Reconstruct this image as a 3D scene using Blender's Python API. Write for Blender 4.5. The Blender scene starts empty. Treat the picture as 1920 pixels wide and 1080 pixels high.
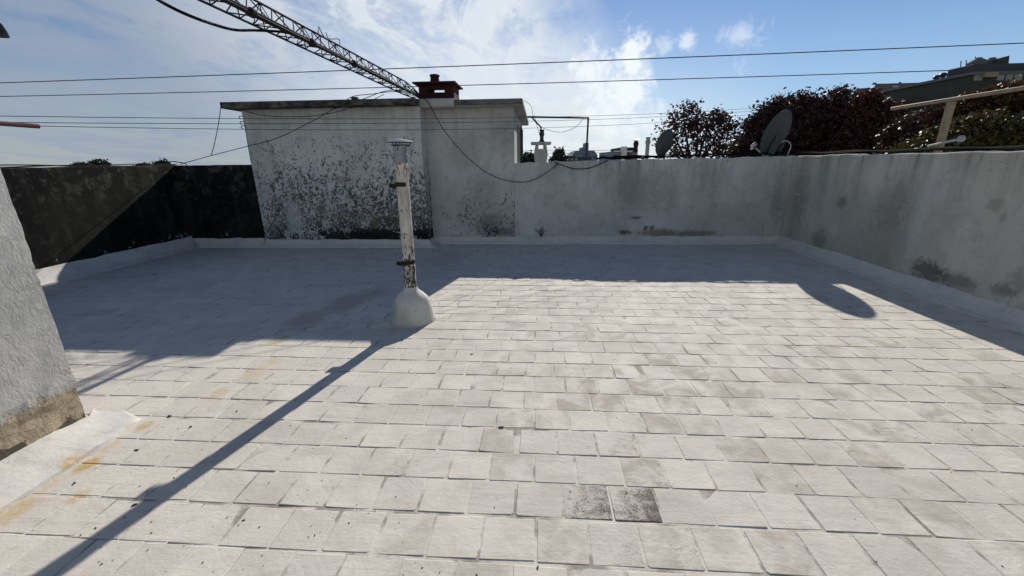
import bpy, math, random
import numpy as np
from mathutils import Vector, Matrix
random.seed(7); RNG = np.random.default_rng(7)
S = bpy.context.scene
COL = S.collection

# ------------------------------------------------------------------ camera
F = 775.0
def _basis():
    yd = np.array([50., -238., F]); yd /= np.linalg.norm(yd)
    m = -.012
    X = -(F*F - 238*(-238-50*m))/(50-238*m); Y = -238+m*(X-50)
    xd = -np.array([X, Y, F]); xd /= np.linalg.norm(xd)
    zd = np.cross(xd, yd)
    if zd[1] > 0: zd = -zd
    return np.array([xd, yd, zd])
RB = _basis()
CAM = np.array([0, 0, 1.5])
cd = bpy.data.cameras.new('camera'); cam = bpy.data.objects.new('camera', cd); COL.objects.link(cam)
cd.sensor_width = 36; cd.lens = F/1920*36; cd.clip_start = .05; cd.clip_end = 4000
mw = Matrix.Identity(4)
for i in range(3):
    mw[i][0] = RB[i, 0]; mw[i][1] = -RB[i, 1]; mw[i][2] = -RB[i, 2]; mw[i][3] = CAM[i]
cam.matrix_world = mw
S.camera = cam

def ray(px, py):
    return RB @ np.array([px-960., py-540., F])
def at(px, py, Y):
    """point seen at a picture position and standing Y metres ahead"""
    d = ray(px, py); t = Y/d[1]; return tuple(CAM+t*d)
def atx(px, py, X):
    d = ray(px, py); t = X/d[0]; return tuple(CAM+t*d)
def atz(px, py, Z=0):
    d = ray(px, py); t = (Z-1.5)/d[2]; return tuple(CAM+t*d)

# ------------------------------------------------------------------ sun and sky
EL, AZ = math.radians(29.4), math.radians(13.8)       # azimuth clockwise from +Y
SUN = Vector((math.sin(AZ)*math.cos(EL), math.cos(AZ)*math.cos(EL), math.sin(EL)))
sd = bpy.data.lights.new('sun', 'SUN'); sd.energy = 4.7; sd.angle = math.radians(.55); sd.color = (1, .95, .87)
so = bpy.data.objects.new('sun', sd); COL.objects.link(so)
so.rotation_euler = SUN.to_track_quat('Z', 'Y').to_euler()
so.location = (3, 10, 20)

class NT:
    def __init__(s, tree): s.t = tree; s.n = tree.nodes; s.l = tree.links
    def put(s, inp, v):
        if isinstance(v, bpy.types.NodeSocket): s.l.new(v, inp)
        elif v is not None:
            try: inp.default_value = v
            except Exception:
                inp.default_value = (v[0], v[1], v[2], 1) if hasattr(v, '__len__') else (v, v, v)
    def node(s, typ, **kw):
        n = s.n.new(typ)
        for k, v in kw.items(): setattr(n, k, v)
        return n
    def m(s, op, a, b=None, c=None, clamp=False):
        n = s.node('ShaderNodeMath', operation=op, use_clamp=clamp)
        s.put(n.inputs[0], a)
        if b is not None: s.put(n.inputs[1], b)
        if c is not None: s.put(n.inputs[2], c)
        return n.outputs[0]
    def add(s, a, b): return s.m('ADD', a, b)
    def sub(s, a, b): return s.m('SUBTRACT', a, b)
    def mul(s, a, b): return s.m('MULTIPLY', a, b)
    def mx(s, a, b): return s.m('MAXIMUM', a, b)
    def mn(s, a, b): return s.m('MINIMUM', a, b)
    def sat(s, a): return s.m('ADD', a, 0., clamp=True)
    def vm(s, op, a, b=None):
        n = s.node('ShaderNodeVectorMath', operation=op)
        s.put(n.inputs[0], a)
        if b is not None: s.put(n.inputs[1], b)
        return n.outputs['Value'] if op in ('DOT_PRODUCT', 'LENGTH', 'DISTANCE') else n.outputs[0]
    def ss(s, x, lo, hi, a=0., b=1.):
        n = s.node('ShaderNodeMapRange', interpolation_type='SMOOTHSTEP')
        s.put(n.inputs[0], x); s.put(n.inputs[1], lo); s.put(n.inputs[2], hi); s.put(n.inputs[3], a); s.put(n.inputs[4], b)
        return n.outputs[0]
    def noise(s, v, scale, detail=4, rough=.55, dist=0., out=0, lac=2.0):
        n = s.node('ShaderNodeTexNoise'); s.put(n.inputs['Vector'], v)
        n.inputs['Scale'].default_value = scale; n.inputs['Detail'].default_value = detail
        n.inputs['Roughness'].default_value = rough; n.inputs['Distortion'].default_value = dist
        n.inputs['Lacunarity'].default_value = lac
        return n.outputs[out]
    def scale(s, v, xyz): return s.vm('MULTIPLY', v, xyz)
    def mix(s, f, a, b, blend='MIX'):
        n = s.node('ShaderNodeMix', data_type='RGBA', blend_type=blend)
        s.put(n.inputs[0], f)
        for i, q in ((6, a), (7, b)):
            if isinstance(q, (tuple, list)) and len(q) == 3: q = (*q, 1)
            s.put(n.inputs[i], q)
        return n.outputs[2]
    def sep(s, v):
        n = s.node('ShaderNodeSeparateXYZ'); s.put(n.inputs[0], v); return n.outputs
    def comb(s, x, y, z):
        n = s.node('ShaderNodeCombineXYZ')
        for i, q in enumerate((x, y, z)): s.put(n.inputs[i], q)
        return n.outputs[0]

W = bpy.data.worlds.new('World'); S.world = W; W.use_nodes = True
w = NT(W.node_tree)
for n in list(w.n): w.n.remove(n)
wo = w.node('ShaderNodeOutputWorld'); bg = w.node('ShaderNodeBackground')
w.l.new(bg.outputs[0], wo.inputs[0])
sky = w.node('ShaderNodeTexSky', sky_type='NISHITA'); sky.sun_disc = False
sky.sun_elevation = EL; sky.sun_rotation = AZ; sky.altitude = 50; sky.air_density = 1.0; sky.dust_density = .1; sky.ozone_density = 2.0
D = w.vm('NORMALIZE', w.node('ShaderNodeTexCoord').outputs['Generated'])
dx, dy, dz = w.sep(D)[:3]
def udir(px, py):
    d = ray(px, py); d = d/np.linalg.norm(d); return tuple(float(q) for q in d)
den = w.add(w.mx(dz, 0.), .16)
PL = w.comb(w.m('DIVIDE', dx, den), w.m('DIVIDE', dy, den), 0.)
PLs = w.scale(PL, (1., .55, 1.))
n1 = w.noise(PLs, 1.1, 9, .66, .9)
n2 = w.noise(w.vm('ADD', PLs, (7.3, 2.1, 0)), 3.4, 9, .68, .9)
warp = w.sub(w.noise(D, 3.2, 5, .6), .5)
# cloud sheet lies left of a line running up from the trees; clear blue to the right of it
a_, b_ = np.array(udir(1080, -40)), np.array(udir(1250, 285))
nrm = np.cross(a_, b_); nrm /= np.linalg.norm(nrm)
if np.dot(nrm, udir(600, 100)) < 0: nrm = -nrm
side = w.add(w.vm('DOT_PRODUCT', D, tuple(nrm)), w.mul(warp, .30))
sheet = w.ss(side, -.03, .13)
dens = w.ss(w.add(w.mul(n1, .55), w.mul(n2, .45)), .42, .57)
cnear = w.ss(w.vm('DOT_PRODUCT', D, udir(960, 130)), .72, .985)       # thickest towards the middle
cl = w.mul(sheet, w.sat(w.add(w.mul(dens, .84), w.mul(cnear, .42))))
def puff(px, py, r, thr, sx=1., gain=1.):
    q = w.vm('SUBTRACT', D, udir(px, py))
    q = w.scale(q, (1/sx, 1., 1.*sx if False else 1.))
    dd = w.vm('LENGTH', q)
    nn = w.noise(w.vm('ADD', D, (px*.01, 0, 0)), 26, 7, .66, .35)
    v = w.sub(w.add(w.mul(w.sub(1., w.m('DIVIDE', dd, r)), .55), nn), thr)
    return w.mul(w.ss(v, 0., .30), gain)
pf = puff(1187, 112, .11, .66, .55, .9)
for args in ((1178, 165, .11, .66, .7, .85), (1110, 128, .09, .68, .8, .8), (1130, 190, .12, .70, 1, .7), (1290, 72, .035, .70, 1, .6),
             (1250, 82, .045, .76, 1.4, .45), (1393, 68, .06, .76, 1.5, .45), (1395, 110, .06, .84, .8, .35), (1200, 225, .09, .74, 2, .55)):
    pf = w.mx(pf, puff(*args))
horiz = w.ss(dz, .0, .34)                                                # pale haze band low down
SKS = .10
def sc(r, g, b): return tuple(q/SKS for q in (r, g, b))
sunang = w.vm('DOT_PRODUCT', D, tuple(SUN))
lit = w.ss(sunang, .52, .88)
ccol = w.mix(lit, sc(.30, .345, .42), sc(.72, .76, .78))
ccol = w.mix(w.mul(w.ss(n2, .35, .65), .40), ccol, w.mix(lit, sc(.20, .28, .42), sc(.50, .60, .72)))
skyf = w.mix(1., sky.outputs[0], (.45, .545, .70), 'MULTIPLY')
skyc = w.mix(w.ss(sunang, .45, -.15), skyf, w.mix(1., sky.outputs[0], (1.22, .99, .84), 'MULTIPLY'))
lowc = w.mix(w.ss(side, -.25, .15), sc(.36, .54, .72), w.mix(w.ss(sunang, .60, .84), sc(.33, .37, .40), sc(.76, .80, .82)))
front = w.ss(sunang, -.1, .5)
col = w.mix(w.mul(w.mul(w.sub(1., horiz), front), .75), skyc, lowc)
col = w.mix(w.mul(w.mul(cl, .95), front), col, ccol)
col = w.mix(pf, col, sc(.84, .88, .90))
w.put(bg.inputs[0], col); bg.inputs[1].default_value = SKS

S.view_settings.view_transform = 'Standard'; S.view_settings.look = 'None'
S.view_settings.exposure = 0.2; S.view_settings.gamma = 1
S.render.engine = 'CYCLES'
S.render.resolution_x = 1024; S.render.resolution_y = 576

# ------------------------------------------------------------------ mesh helpers
class MB:
    def __init__(s): s.v = []; s.f = []; s.mi = []
    def quad(s, *p):
        k = len(s.v); s.v += [tuple(q) for q in p]; s.f.append(tuple(range(k, k+len(p))))
    def box(s, x0, x1, y0, y1, z0, z1, b=0.):
        s.obox((( x0+x1)/2, (y0+y1)/2, (z0+z1)/2), (abs(x1-x0)/2, abs(y1-y0)/2, abs(z1-z0)/2), Matrix.Identity(3), b)
    def obox(s, c, h, R, b=0.):
        c = Vector(c); k = len(s.v)
        b = min(b, min(h)*.45)
        if b <= 0:
            for sx in (-1, 1):
                for sy in (-1, 1):
                    for sz in (-1, 1): s.v.append(tuple(c+R@Vector((sx*h[0], sy*h[1], sz*h[2]))))
            for q in ((0,1,3,2),(4,6,7,5),(0,4,5,1),(2,3,7,6),(0,2,6,4),(1,5,7,3)): s.f.append(tuple(k+i for i in q))
            return
        idx = {}
        for sx in (-1, 1):
            for sy in (-1, 1):
                for sz in (-1, 1):
                    for ax in range(3):
                        p = [sx*(h[0]-b), sy*(h[1]-b), sz*(h[2]-b)]
                        p[ax] += (sx, sy, sz)[ax]*b
                        idx[sx, sy, sz, ax] = len(s.v); s.v.append(tuple(c+R@Vector(p)))
        def F_(*q): s.f.append(tuple(q))
        for ax in range(3):
            o = [i for i in range(3) if i != ax]
            for sg in (-1, 1):
                qs = []
                for (a, bb) in ((-1,-1),(1,-1),(1,1),(-1,1)):
                    t = [0,0,0]; t[ax] = sg; t[o[0]] = a; t[o[1]] = bb; qs.append(idx[t[0], t[1], t[2], ax])
                F_(*qs)
            for a in (-1, 1):
                for bb in (-1, 1):
                    t0 = [0,0,0]; t1 = [0,0,0]; t0[ax] = -1; t1[ax] = 1
                    for t in (t0, t1): t[o[0]] = a; t[o[1]] = bb
                    F_(idx[(*t0, o[0])], idx[(*t0, o[1])], idx[(*t1, o[1])], idx[(*t1, o[0])])
        for sx in (-1, 1):
            for sy in (-1, 1):
                for sz in (-1, 1): F_(*[idx[sx, sy, sz, ax] for ax in range(3)])
    def bar(s, p, q, r, r2=None, n=6, caps=True):
        s.tube([p, q], r, n, caps, r2)
    def tube(s, pts, r, n=6, caps=True, r2=None):
        pts = [Vector(p) for p in pts]; k0 = len(s.v)
        up = None
        for i, p in enumerate(pts):
            t = (pts[min(i+1, len(pts)-1)]-pts[max(i-1, 0)]).normalized()
            if up is None: up = Vector((0, 0, 1)) if abs(t.z) < .95 else Vector((1, 0, 0))
            a = t.cross(up).normalized(); bq = a.cross(t).normalized(); up = bq
            rr = r if r2 is None else r+(r2-r)*i/max(1, len(pts)-1)
            if hasattr(r, '__len__'): rr = r[i]
            for j in range(n):
                an = 2*math.pi*j/n
                s.v.append(tuple(p+a*math.cos(an)*rr+bq*math.sin(an)*rr))
        for i in range(len(pts)-1):
            for j in range(n):
                s.f.append((k0+i*n+j, k0+i*n+(j+1) % n, k0+(i+1)*n+(j+1) % n, k0+(i+1)*n+j))
        if caps:
            s.f.append(tuple(k0+j for j in range(n))[::-1]); e = k0+(len(pts)-1)*n
            s.f.append(tuple(e+j for j in range(n)))
    def lathe(s, c, prof, n=24, axis=None, caps=True):
        c = Vector(c); k0 = len(s.v)
        R = Matrix.Identity(3) if axis is None else Vector((0, 0, 1)).rotation_difference(Vector(axis)).to_matrix()
        for (r, z) in prof:
            for j in range(n):
                an = 2*math.pi*j/n; s.v.append(tuple(c+R@Vector((r*math.cos(an), r*math.sin(an), z))))
        for i in range(len(prof)-1):
            for j in range(n):
                s.f.append((k0+i*n+j, k0+i*n+(j+1) % n, k0+(i+1)*n+(j+1) % n, k0+(i+1)*n+j))
        if caps:
            s.f.append(tuple(k0+j for j in range(n))[::-1]); e = k0+(len(prof)-1)*n
            s.f.append(tuple(e+j for j in range(n)))
    def prism(s, poly, y0, y1, dx=0.):
        """outline in (x, z) pushed from y0 to y1"""
        k = len(s.v); n = len(poly)
        for y in (y0, y1): s.v += [(x+(dx if y == y1 else 0), y, z) for x, z in poly]
        s.f.append(tuple(range(k, k+n))); s.f.append(tuple(range(k+2*n-1, k+n-1, -1)))
        for j in range(n): s.f.append((k+j, k+n+j, k+n+(j+1) % n, k+(j+1) % n))
    def build(s, name, mat, parent=None, smooth=False, fix=True):
        me = bpy.data.meshes.new(name)
        org = Vector((0, 0, 0))
        if parent is not None:
            p = parent
            while p is not None: org += p.location; p = p.parent
        vs = np.array(s.v, dtype=np.float64)-np.array(org)
        me.from_pydata(vs.tolist(), [], s.f); me.update()
        if fix:
            import bmesh
            bm = bmesh.new(); bm.from_mesh(me); bmesh.ops.recalc_face_normals(bm, faces=bm.faces); bm.to_mesh(me); bm.free()
        if smooth:
            me.polygons.foreach_set('use_smooth', [True]*len(me.polygons))
            try: me.set_sharp_from_angle(angle=math.radians(40))
            except Exception: pass
        if mat is not None: me.materials.append(mat)
        o = bpy.data.objects.new(name, me); COL.objects.link(o)
        if parent is not None: o.parent = parent
        return o

def tag(o, label=None, cat=None, group=None, kind=None):
    if label: o['label'] = label
    if cat: o['category'] = cat
    if group: o['group'] = group
    if kind: o['kind'] = kind
    return o
def thing(name, loc, label, cat, group=None):
    o = bpy.data.objects.new(name, None); COL.objects.link(o); o.location = loc; o.empty_display_size = .2
    return tag(o, label, cat, group)
def crom(pts, k=6):
    P = [np.array(p, float) for p in pts]; P = [2*P[0]-P[1]]+P+[2*P[-1]-P[-2]]; out = []
    for i in range(1, len(P)-2):
        for j in range(k):
            t = j/k; a, b, c, d = P[i-1], P[i], P[i+1], P[i+2]
            out.append(tuple(.5*((2*b)+(-a+c)*t+(2*a-5*b+4*c-d)*t*t+(-a+3*b-3*c+d)*t**3)))
    out.append(tuple(P[-2])); return out
def sag(p, q, s_, n=24):
    p, q = np.array(p, float), np.array(q, float)
    return [tuple(p+(q-p)*t-np.array([0, 0, s_*4*t*(1-t)])) for t in np.linspace(0, 1, n+1)]

# ------------------------------------------------------------------ materials
def material(name):
    m = bpy.data.materials.new(name); m.use_nodes = True
    t = NT(m.node_tree); b = t.n['Principled BSDF']
    t.b = b; t.P = t.node('ShaderNodeNewGeometry').outputs['Position']
    return m, t
def finish(t, col, rough=.8, bump=None, dist=.005, strength=1., spec=.25, metal=0.):
    if isinstance(col, tuple) and len(col) == 3: col = (*col, 1)
    t.put(t.b.inputs['Base Color'], col); t.put(t.b.inputs['Roughness'], rough)
    t.b.inputs['Specular IOR Level'].default_value = spec; t.b.inputs['Metallic'].default_value = metal
    if bump is not None:
        bn = t.node('ShaderNodeBump'); bn.inputs['Distance'].default_value = dist; bn.inputs['Strength'].default_value = strength
        t.put(bn.inputs['Height'], bump); t.l.new(bn.outputs[0], t.b.inputs['Normal'])
def simple(name, col, rough=.6, var=.25, nscale=8, metal=0., bump=.0, spec=.3, col2=None, thr=(.45, .65)):
    m, t = material(name)
    n = t.noise(t.P, nscale, 6, .62)
    c2 = col2 if col2 else tuple(q*(1-var*1.6) for q in col)
    c = t.mix(t.ss(n, thr[0]-.15, thr[1]+.1), col, c2)
    finish(t, c, rough, t.noise(t.P, nscale*5, 4, .6) if bump else None, bump or .001, .6, spec, metal)
    return m
def blob(t, c, r, wob=None, wamt=.5, flat=None):
    q = t.vm('SUBTRACT', t.P, tuple(float(z) for z in c))
    if flat: q = t.scale(q, flat)
    d = t.m('DIVIDE', t.vm('LENGTH', q), r)
    if wob is not None: d = t.add(d, t.mul(t.sub(wob, .5), wamt))
    return t.ss(d, .35, 1.05, 1., 0.)

M = {}
# floor: white liquid membrane brushed over clay pavers
m, t = material('white_membrane_tiles'); M['floor'] = m
px_, py_, pz_ = t.sep(t.P)[:3]
P2 = t.comb(px_, py_, 0.)
big = t.noise(P2, .7, 4, .6); mid = t.noise(P2, 5, 6, .65, .4); fine = t.noise(P2, 38, 6, .7); wob = t.noise(P2, 11, 5, .65)
att = t.node('ShaderNodeAttribute', attribute_name='tile_rand')
rnd, rnd2, edge = t.sep(att.outputs['Vector'])[:3]
c = t.mix(t.ss(mid, .35, .7), (.64, .60, .525), (.57, .53, .465))
c = t.mix(t.mul(t.ss(rnd, .2, 1.), .32), c, (.47, .44, .40))
zone = t.mul(t.ss(px_, -1.4, .6), t.ss(py_, 6.5, 2.))
c = t.mix(t.mul(zone, t.mul(t.ss(rnd2, .45, 1.), t.ss(mid, .38, .66, 0, .8))), c, (.36, .315, .26))
c = t.mix(t.mul(t.ss(fine, .56, .72), t.mul(t.ss(big, .4, .65), t.add(.12, t.mul(zone, .5)))), c, (.28, .25, .21))
# dried puddle tide and brush drag marks
tide = t.noise(t.scale(P2, (.9, 1.6, 1)), 1.1, 6, .62, .6)
c = t.mix(t.mul(t.ss(tide, .50, .62), .30), c, (.42, .385, .33))
drag = t.noise(t.scale(P2, (1.3, 9, 1)), 1.5, 6, .7, .3)
c = t.mix(t.mul(t.ss(drag, .54, .70), .38), c, (.36, .335, .30))
# dirt that collects in the joints
c = t.mix(t.mul(t.ss(edge, .15, .9), t.mul(t.ss(t.noise(P2, 4.5, 5, .65), .46, .62), .95)), c, (.11, .095, .075))
dirt = None
DIRT = [(.25,1.54,.075,.72),(.45,1.52,.12,.95),(.36,1.35,.07,.4),(.42,1.90,.10,.55),(.53,1.74,.09,.45),(.53,2.15,.10,.4),(.88,2.36,.13,.45),(1.3,2.32,.15,.4),(.35,2.58,.10,.5),(.47,2.62,.08,.35),
        (-.39,2.81,.08,.35),(.61,3.07,.13,.35),(.2,3.46,.14,.3),(.94,2.74,.12,.3),(1.89,1.87,.16,.3),(1.71,2.37,.15,.35),(3.5,3.1,.16,.35),(3.1,3.05,.14,.3),(.15,3.75,.2,.3),(.75,3.75,.2,.3),(-.15,4.1,.2,.3),(.55,1.32,.1,.45),(.2,1.88,.06,.3),(1.0,1.95,.12,.3),(-.83,1.86,.04,.4),(-1.2,1.95,.07,.25)]
da = t.node('ShaderNodeAttribute', attribute_name='tile_dirt').outputs['Fac']
grain = t.noise(P2, 120, 6, .80); pit = t.noise(P2, 21, 6, .7, .5)
dv = t.add(t.mul(da, .62), t.add(t.mul(t.sub(grain, .5), 1.5), t.mul(t.sub(pit, .5), 1.0)))
dirt = t.mul(t.ss(dv, .10, .58), t.ss(da, .02, .25))
c = t.mix(t.mul(t.ss(da, .0, .8), t.mul(t.ss(pit, .35, .65), .45)), c, (.30, .265, .22))
c = t.mix(t.mul(dirt, .85), c, (.07, .058, .045))
rust = None
for (bx, by, br, bs) in [(-2.36,1.66,.07,.9),(-2.36,1.99,.06,.7),(-2.17,1.46,.06,.55),(-2.38,1.33,.12,.6),(-2.18,2.37,.09,.45),(-2.11,2.66,.15,.30),(-2.08,2.85,.1,.3),(-2.3,3.23,.12,.4),(-2.42,1.5,.1,.35),(-2.3,1.1,.08,.6),(-2.40,1.8,.09,.35)]:
    k = t.mul(blob(t, (bx, by, 0), br, wob, 1.1, (1.2, .8, 1)), bs); rust = k if rust is None else t.mx(rust, k)
rust = t.mul(rust, t.ss(t.add(t.mul(pit, .6), t.mul(grain, .5)), .38, .66, .25, 1.15))
c = t.mix(rust, c, (.50, .33, .10))
ol = None
for (bx, by, br, bs) in [(-2.15,4.25,.35,.5),(-2.3,3.75,.3,.45),(-2.0,4.6,.3,.4),(-1.5,6.4,.6,.3)]:
    k = t.mul(blob(t, (bx, by, 0), br, wob, 1.2, (1.3, .8, 1)), bs); ol = k if ol is None else t.mx(ol, k)
c = t.mix(ol, c, (.30, .26, .18))
brush = t.noise(t.scale(P2, (3, 60, 1)), 1.2, 4, .6)
finish(t, c, t.ss(mid, .3, .7, .72, .9), t.add(t.add(t.mul(fine, .5), t.mul(brush, .18)), t.mul(mid, 1.1)), .006, .8, .12)

m, t = material('white_membrane'); M['membrane'] = m
mid = t.noise(t.P, 4, 6, .6); fine = t.noise(t.P, 30, 5, .6)
c = t.mix(t.ss(mid, .4, .75), (.62, .595, .55), (.50, .48, .445))
c = t.mix(t.mul(t.ss(fine, .55, .75), .5), c, (.30, .28, .24))
c = t.mix(t.mul(t.ss(t.noise(t.scale(t.P, (2, 9, 4)), 2, 6, .7), .55, .7), .35), c, (.36, .34, .30))
wob = t.noise(t.P, 9, 5, .65); rust = None
for (bx, by, br, bs) in [(-2.42,1.66,.09,.75),(-2.41,1.98,.06,.5),(-2.46,1.3,.12,.5),(-2.45,1.05,.1,.4)]:
    k = t.mul(blob(t, (bx, by, 0.02), br, wob, 1.1), bs); rust = k if rust is None else t.mx(rust, k)
rust = t.mul(rust, t.ss(t.noise(t.P, 24, 6, .7), .38, .62, .2, 1.1))
c = t.mix(rust, c, (.55, .38, .15))
finish(t, c, .75, t.add(mid, t.mul(fine, .25)), .012, .8, .12)

def wall_mat(name, base=(.57, .57, .55), streak=.5, streak_top=1.5, low=.35, low_z=.45, peel=None, blobs=(), tint=None, bump=.004, speck=.4, sx=5.):
    m, t = material(name); M[name] = m
    x, y, z = t.sep(t.P)[:3]
    big = t.noise(t.P, .9, 5, .6); mid = t.noise(t.P, 5, 7, .68, .4); fine = t.noise(t.P, 32, 6, .7)
    wob = t.noise(t.P, 12, 7, .78, .8)
    c = t.mix(t.ss(big, .35, .68), base, tuple(q*.76 for q in base))
    c = t.mix(t.mul(t.ss(mid, .46, .70), .45), c, tuple(q*.55 for q in base))
    c = t.mix(t.mul(t.mul(t.ss(t.noise(t.P, 17, 7, .75, .3), .52, .66), t.ss(big, .4, .6)), .4), c, tuple(q*.4 for q in base))
    if tint: c = t.mix(t.mul(t.ss(big, .4, .6), .45), c, tint)
    # rain streaks down from the top edge
    st = t.noise(t.scale(t.P, (sx, sx, .35)), 1., 5, .65)
    st2 = t.noise(t.scale(t.P, (sx*4, sx*4, 1.2)), 1., 4, .6)
    topf = t.ss(z, streak_top-1.1, streak_top, .12, 1.)
    c = t.mix(t.mul(t.mul(t.ss(st, .47, .66), topf), streak), c, (.12, .12, .11))
    c = t.mix(t.mul(t.mul(t.ss(st2, .52, .7), t.ss(z, streak_top-.3, streak_top)), streak), c, (.06, .06, .055))
    c = t.mix(t.mul(t.ss(st, .44, .30), .20), c, tuple(min(.8, q*1.25) for q in base))
    # fine mould specks
    sp = t.mul(t.ss(t.noise(t.P, 42, 6, .78), .57, .63), t.ss(t.noise(t.P, 3.1, 5, .65), .47, .60))
    c = t.mix(t.mul(sp, speck), c, (.07, .07, .065))
    lo = t.mul(t.ss(z, low_z, .1), t.ss(t.add(t.mul(wob, .6), t.mul(fine, .4)), .46, .62))
    c = t.mix(t.mul(lo, low), c, (.13, .115, .09))
    h = t.add(t.mul(mid, .8), t.mul(fine, .6))
    poff = (peel[3] if peel and len(peel) > 3 else .605)
    if peel:
        # flaking paint: dark mortar shows where flakes have gone, more of it towards the foot
        xa, xb, ztop = peel[:3]
        fl = t.noise(t.scale(t.P, (1., 1., .72)), 15, 7, .70, 1.4)
        lump = t.noise(t.P, 2.2, 4, .55)
        g = t.mul(t.ss(z, ztop+.1, .45, .1, .95), t.mul(t.ss(x, xa-.15, xa+.5, .55, 1.), t.ss(x, xb+.15, xb-.1)))
        g = t.mul(g, t.ss(lump, .34, .62, .72, 1.15))
        topl = t.ss(z, ztop+.04, ztop-.06)
        g = t.mul(g, topl)
        v = t.sub(t.add(fl, t.mul(g, .135)), poff)
        fl2 = t.noise(t.P, 30, 5, .7, .8)
        v = t.add(v, t.mul(t.sub(fl2, .5), .17))
        v = t.add(v, t.mul(t.mul(t.ss(z, .36, .20), t.ss(lump, .38, .60)), .16 if poff < .62 else .03))
        pk = t.ss(v, 0., .018)
        pk = t.mul(pk, topl)
        under = t.mix(t.ss(t.noise(t.P, 3.3, 4, .6), .4, .65), (.10, .09, .08), (.17, .135, .105))
        under = t.mix(t.ss(z, .48, .24), under, (.016, .016, .016))
        ct = t.mix(t.mul(t.ss(v, -.07, .0), .25), c, (.25, .25, .25))
        c = t.mix(pk, ct, under)
        h = t.add(h, t.mul(pk, -1.2))
    for (cc, r, s_, colr, fl_) in blobs:
        s_ = s_*.85
        c = t.mix(t.mul(blob(t, cc, r, wob, 2.6, fl_), s_), c, colr)
    finish(t, c, .88, h, bump, .8, .15)
    return m
DB = (.055, .05, .042); BR = (.17, .14, .10)
wall_mat('house_block', (.60, .605, .60), streak=.22, streak_top=2.4, low=.08, peel=(-5.1, -2.0, 1.95), speck=.35,
         blobs=[((-4.98, 7.5, .28), .24, .8, (.10, .095, .08), (1, 1, 1.1)), ((-4.55, 7.5, .55), .28, .9, (.56, .57, .57), (1.4, 1, .7)), ((-3.9, 7.5, .5), .4, .18, BR, (1, 1, .6)), ((-3.05, 7.5, .75), .28, .15, BR, (1, 1, .8))])
wall_mat('house_side', (.54, .545, .53), streak=.25, streak_top=2.4, low=.5, low_z=.5, speck=.95, peel=(-1.7, -.30, 1.80, .70),
         blobs=[((-1.35, 7.85, 1.65), .4, .30, (.16, .15, .14), (1, 1, 1)), ((-.9, 7.85, .35), .34, .55, DB, (1, 1, 1.2)), ((-.6, 7.85, .22), .25, .65, (.04, .04, .04), (.7, 1, 2)), ((-1.0, 7.85, 1.0), .4, .25, (.14, .14, .13), (1.3, 1, .7))])
wall_mat('back_parapet', (.56, .56, .54), streak=.34, streak_top=1.5, low=.30, speck=.8, sx=3,
         blobs=[((1.83, 7.85, .475), .12, .9, (.10, .085, .06), (1, 1, 3.0)), ((1.62, 7.85, .20), .16, .95, (.05, .045, .04), (1, 1, 2.6)), ((2.25, 7.85, .19), .5, .85, (.17, .13, .09), (1, 1, 5.5)), ((2.85, 7.85, .175), .6, .75, (.12, .10, .07), (1, 1, 8.)),
                ((2.0, 7.85, .29), .05, .9, DB, (1, 1, 1)), ((2.12, 7.85, .29), .06, .9, DB, (1, 1, 1)), ((.06, 7.85, .22), .09, .7, DB, (1.5, 1, .8)), ((1.75, 7.85, .95), .5, .30, (.15, .15, .14), (1.3, 1, .8)), ((2.35, 7.85, 1.0), .4, .28, (.15, .15, .14), (1.6, 1, .7)), ((4.3, 7.85, .8), .25, .35, (.12, .12, .10), (1.6, 1, .35))])
wall_mat('right_parapet', (.56, .54, .485), streak=.36, streak_top=1.55, low=.45, low_z=.4, speck=.8, sx=3.2, tint=(.44, .43, .37),
         blobs=[((4.43, 6.44, .88), .12, .5, DB, (1, 1, 1)), ((4.43, 5.57, .95), .32, .35, (.13, .12, .10), (1, 1, .8)), ((4.43, 5.5, .5), .5, .30, (.15, .14, .11), (1, 1, 1)), ((4.43, 4.35, 1.04), .11, .32, DB, (1, 1, 1.2)), ((4.43, 4.25, .93), .05, .45, DB, (1, 1, 1)),
                ((4.43, 6.75, .27), .20, .6, (.12, .10, .08), (1, 1, 1)), ((4.43, 4.85, .25), .30, .85, (.06, .05, .04), (1, 1, 2.)), ((4.43, 4.5, .24), .3, .6, (.08, .07, .055), (1, 1, 3)), ((4.43, 4.06, .27), .14, .75, DB, (1, 1, 1.6)), ((4.43, 3.95, .40), .12, .5, DB, (1, 1, .8)),
                ((4.43, 7.45, .8), .40, .45, (.13, .14, .11), (1, 1.4, .35)), ((4.43, 5.12, .8), .30, .55, (.56, .57, .58), (1, 2.4, .35)), ((4.43, 4.15, .5), .5, .3, (.5, .5, .48), (1, 2.2, .5))])
# near wall: thick rough-cast coat, bare render at the foot
m, t = material('near_wall'); M['near_wall'] = m
x, y, z = t.sep(t.P)[:3]
big = t.noise(t.P, 2, 5, .6); mid = t.noise(t.P, 14, 6, .65, .3); fine = t.noise(t.P, 60, 5, .7)
worm = t.noise(t.scale(t.P, (1, 1, .7)), 30, 4, .6, 1.5)
c = t.mix(t.ss(big, .35, .65), (.52, .515, .49), (.42, .415, .39))
c = t.mix(t.mul(t.ss(t.noise(t.P, 7, 6, .7), .5, .68), t.ss(z, .7, .25, .12, .75)), c, (.27, .265, .25))
c = t.mix(t.mul(t.ss(t.noise(t.scale(t.P, (1, 3, 1)), 1.6, 6, .68, .5), .48, .66), .45), c, (.33, .325, .31))
edge_ = t.add(z, t.mul(t.sub(t.noise(t.P, 6, 7, .72), .5), .30))
bare = t.ss(edge_, .262, .205)
bc = t.mix(t.ss(mid, .4, .62), (.42, .35, .25), (.28, .225, .155))
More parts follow.
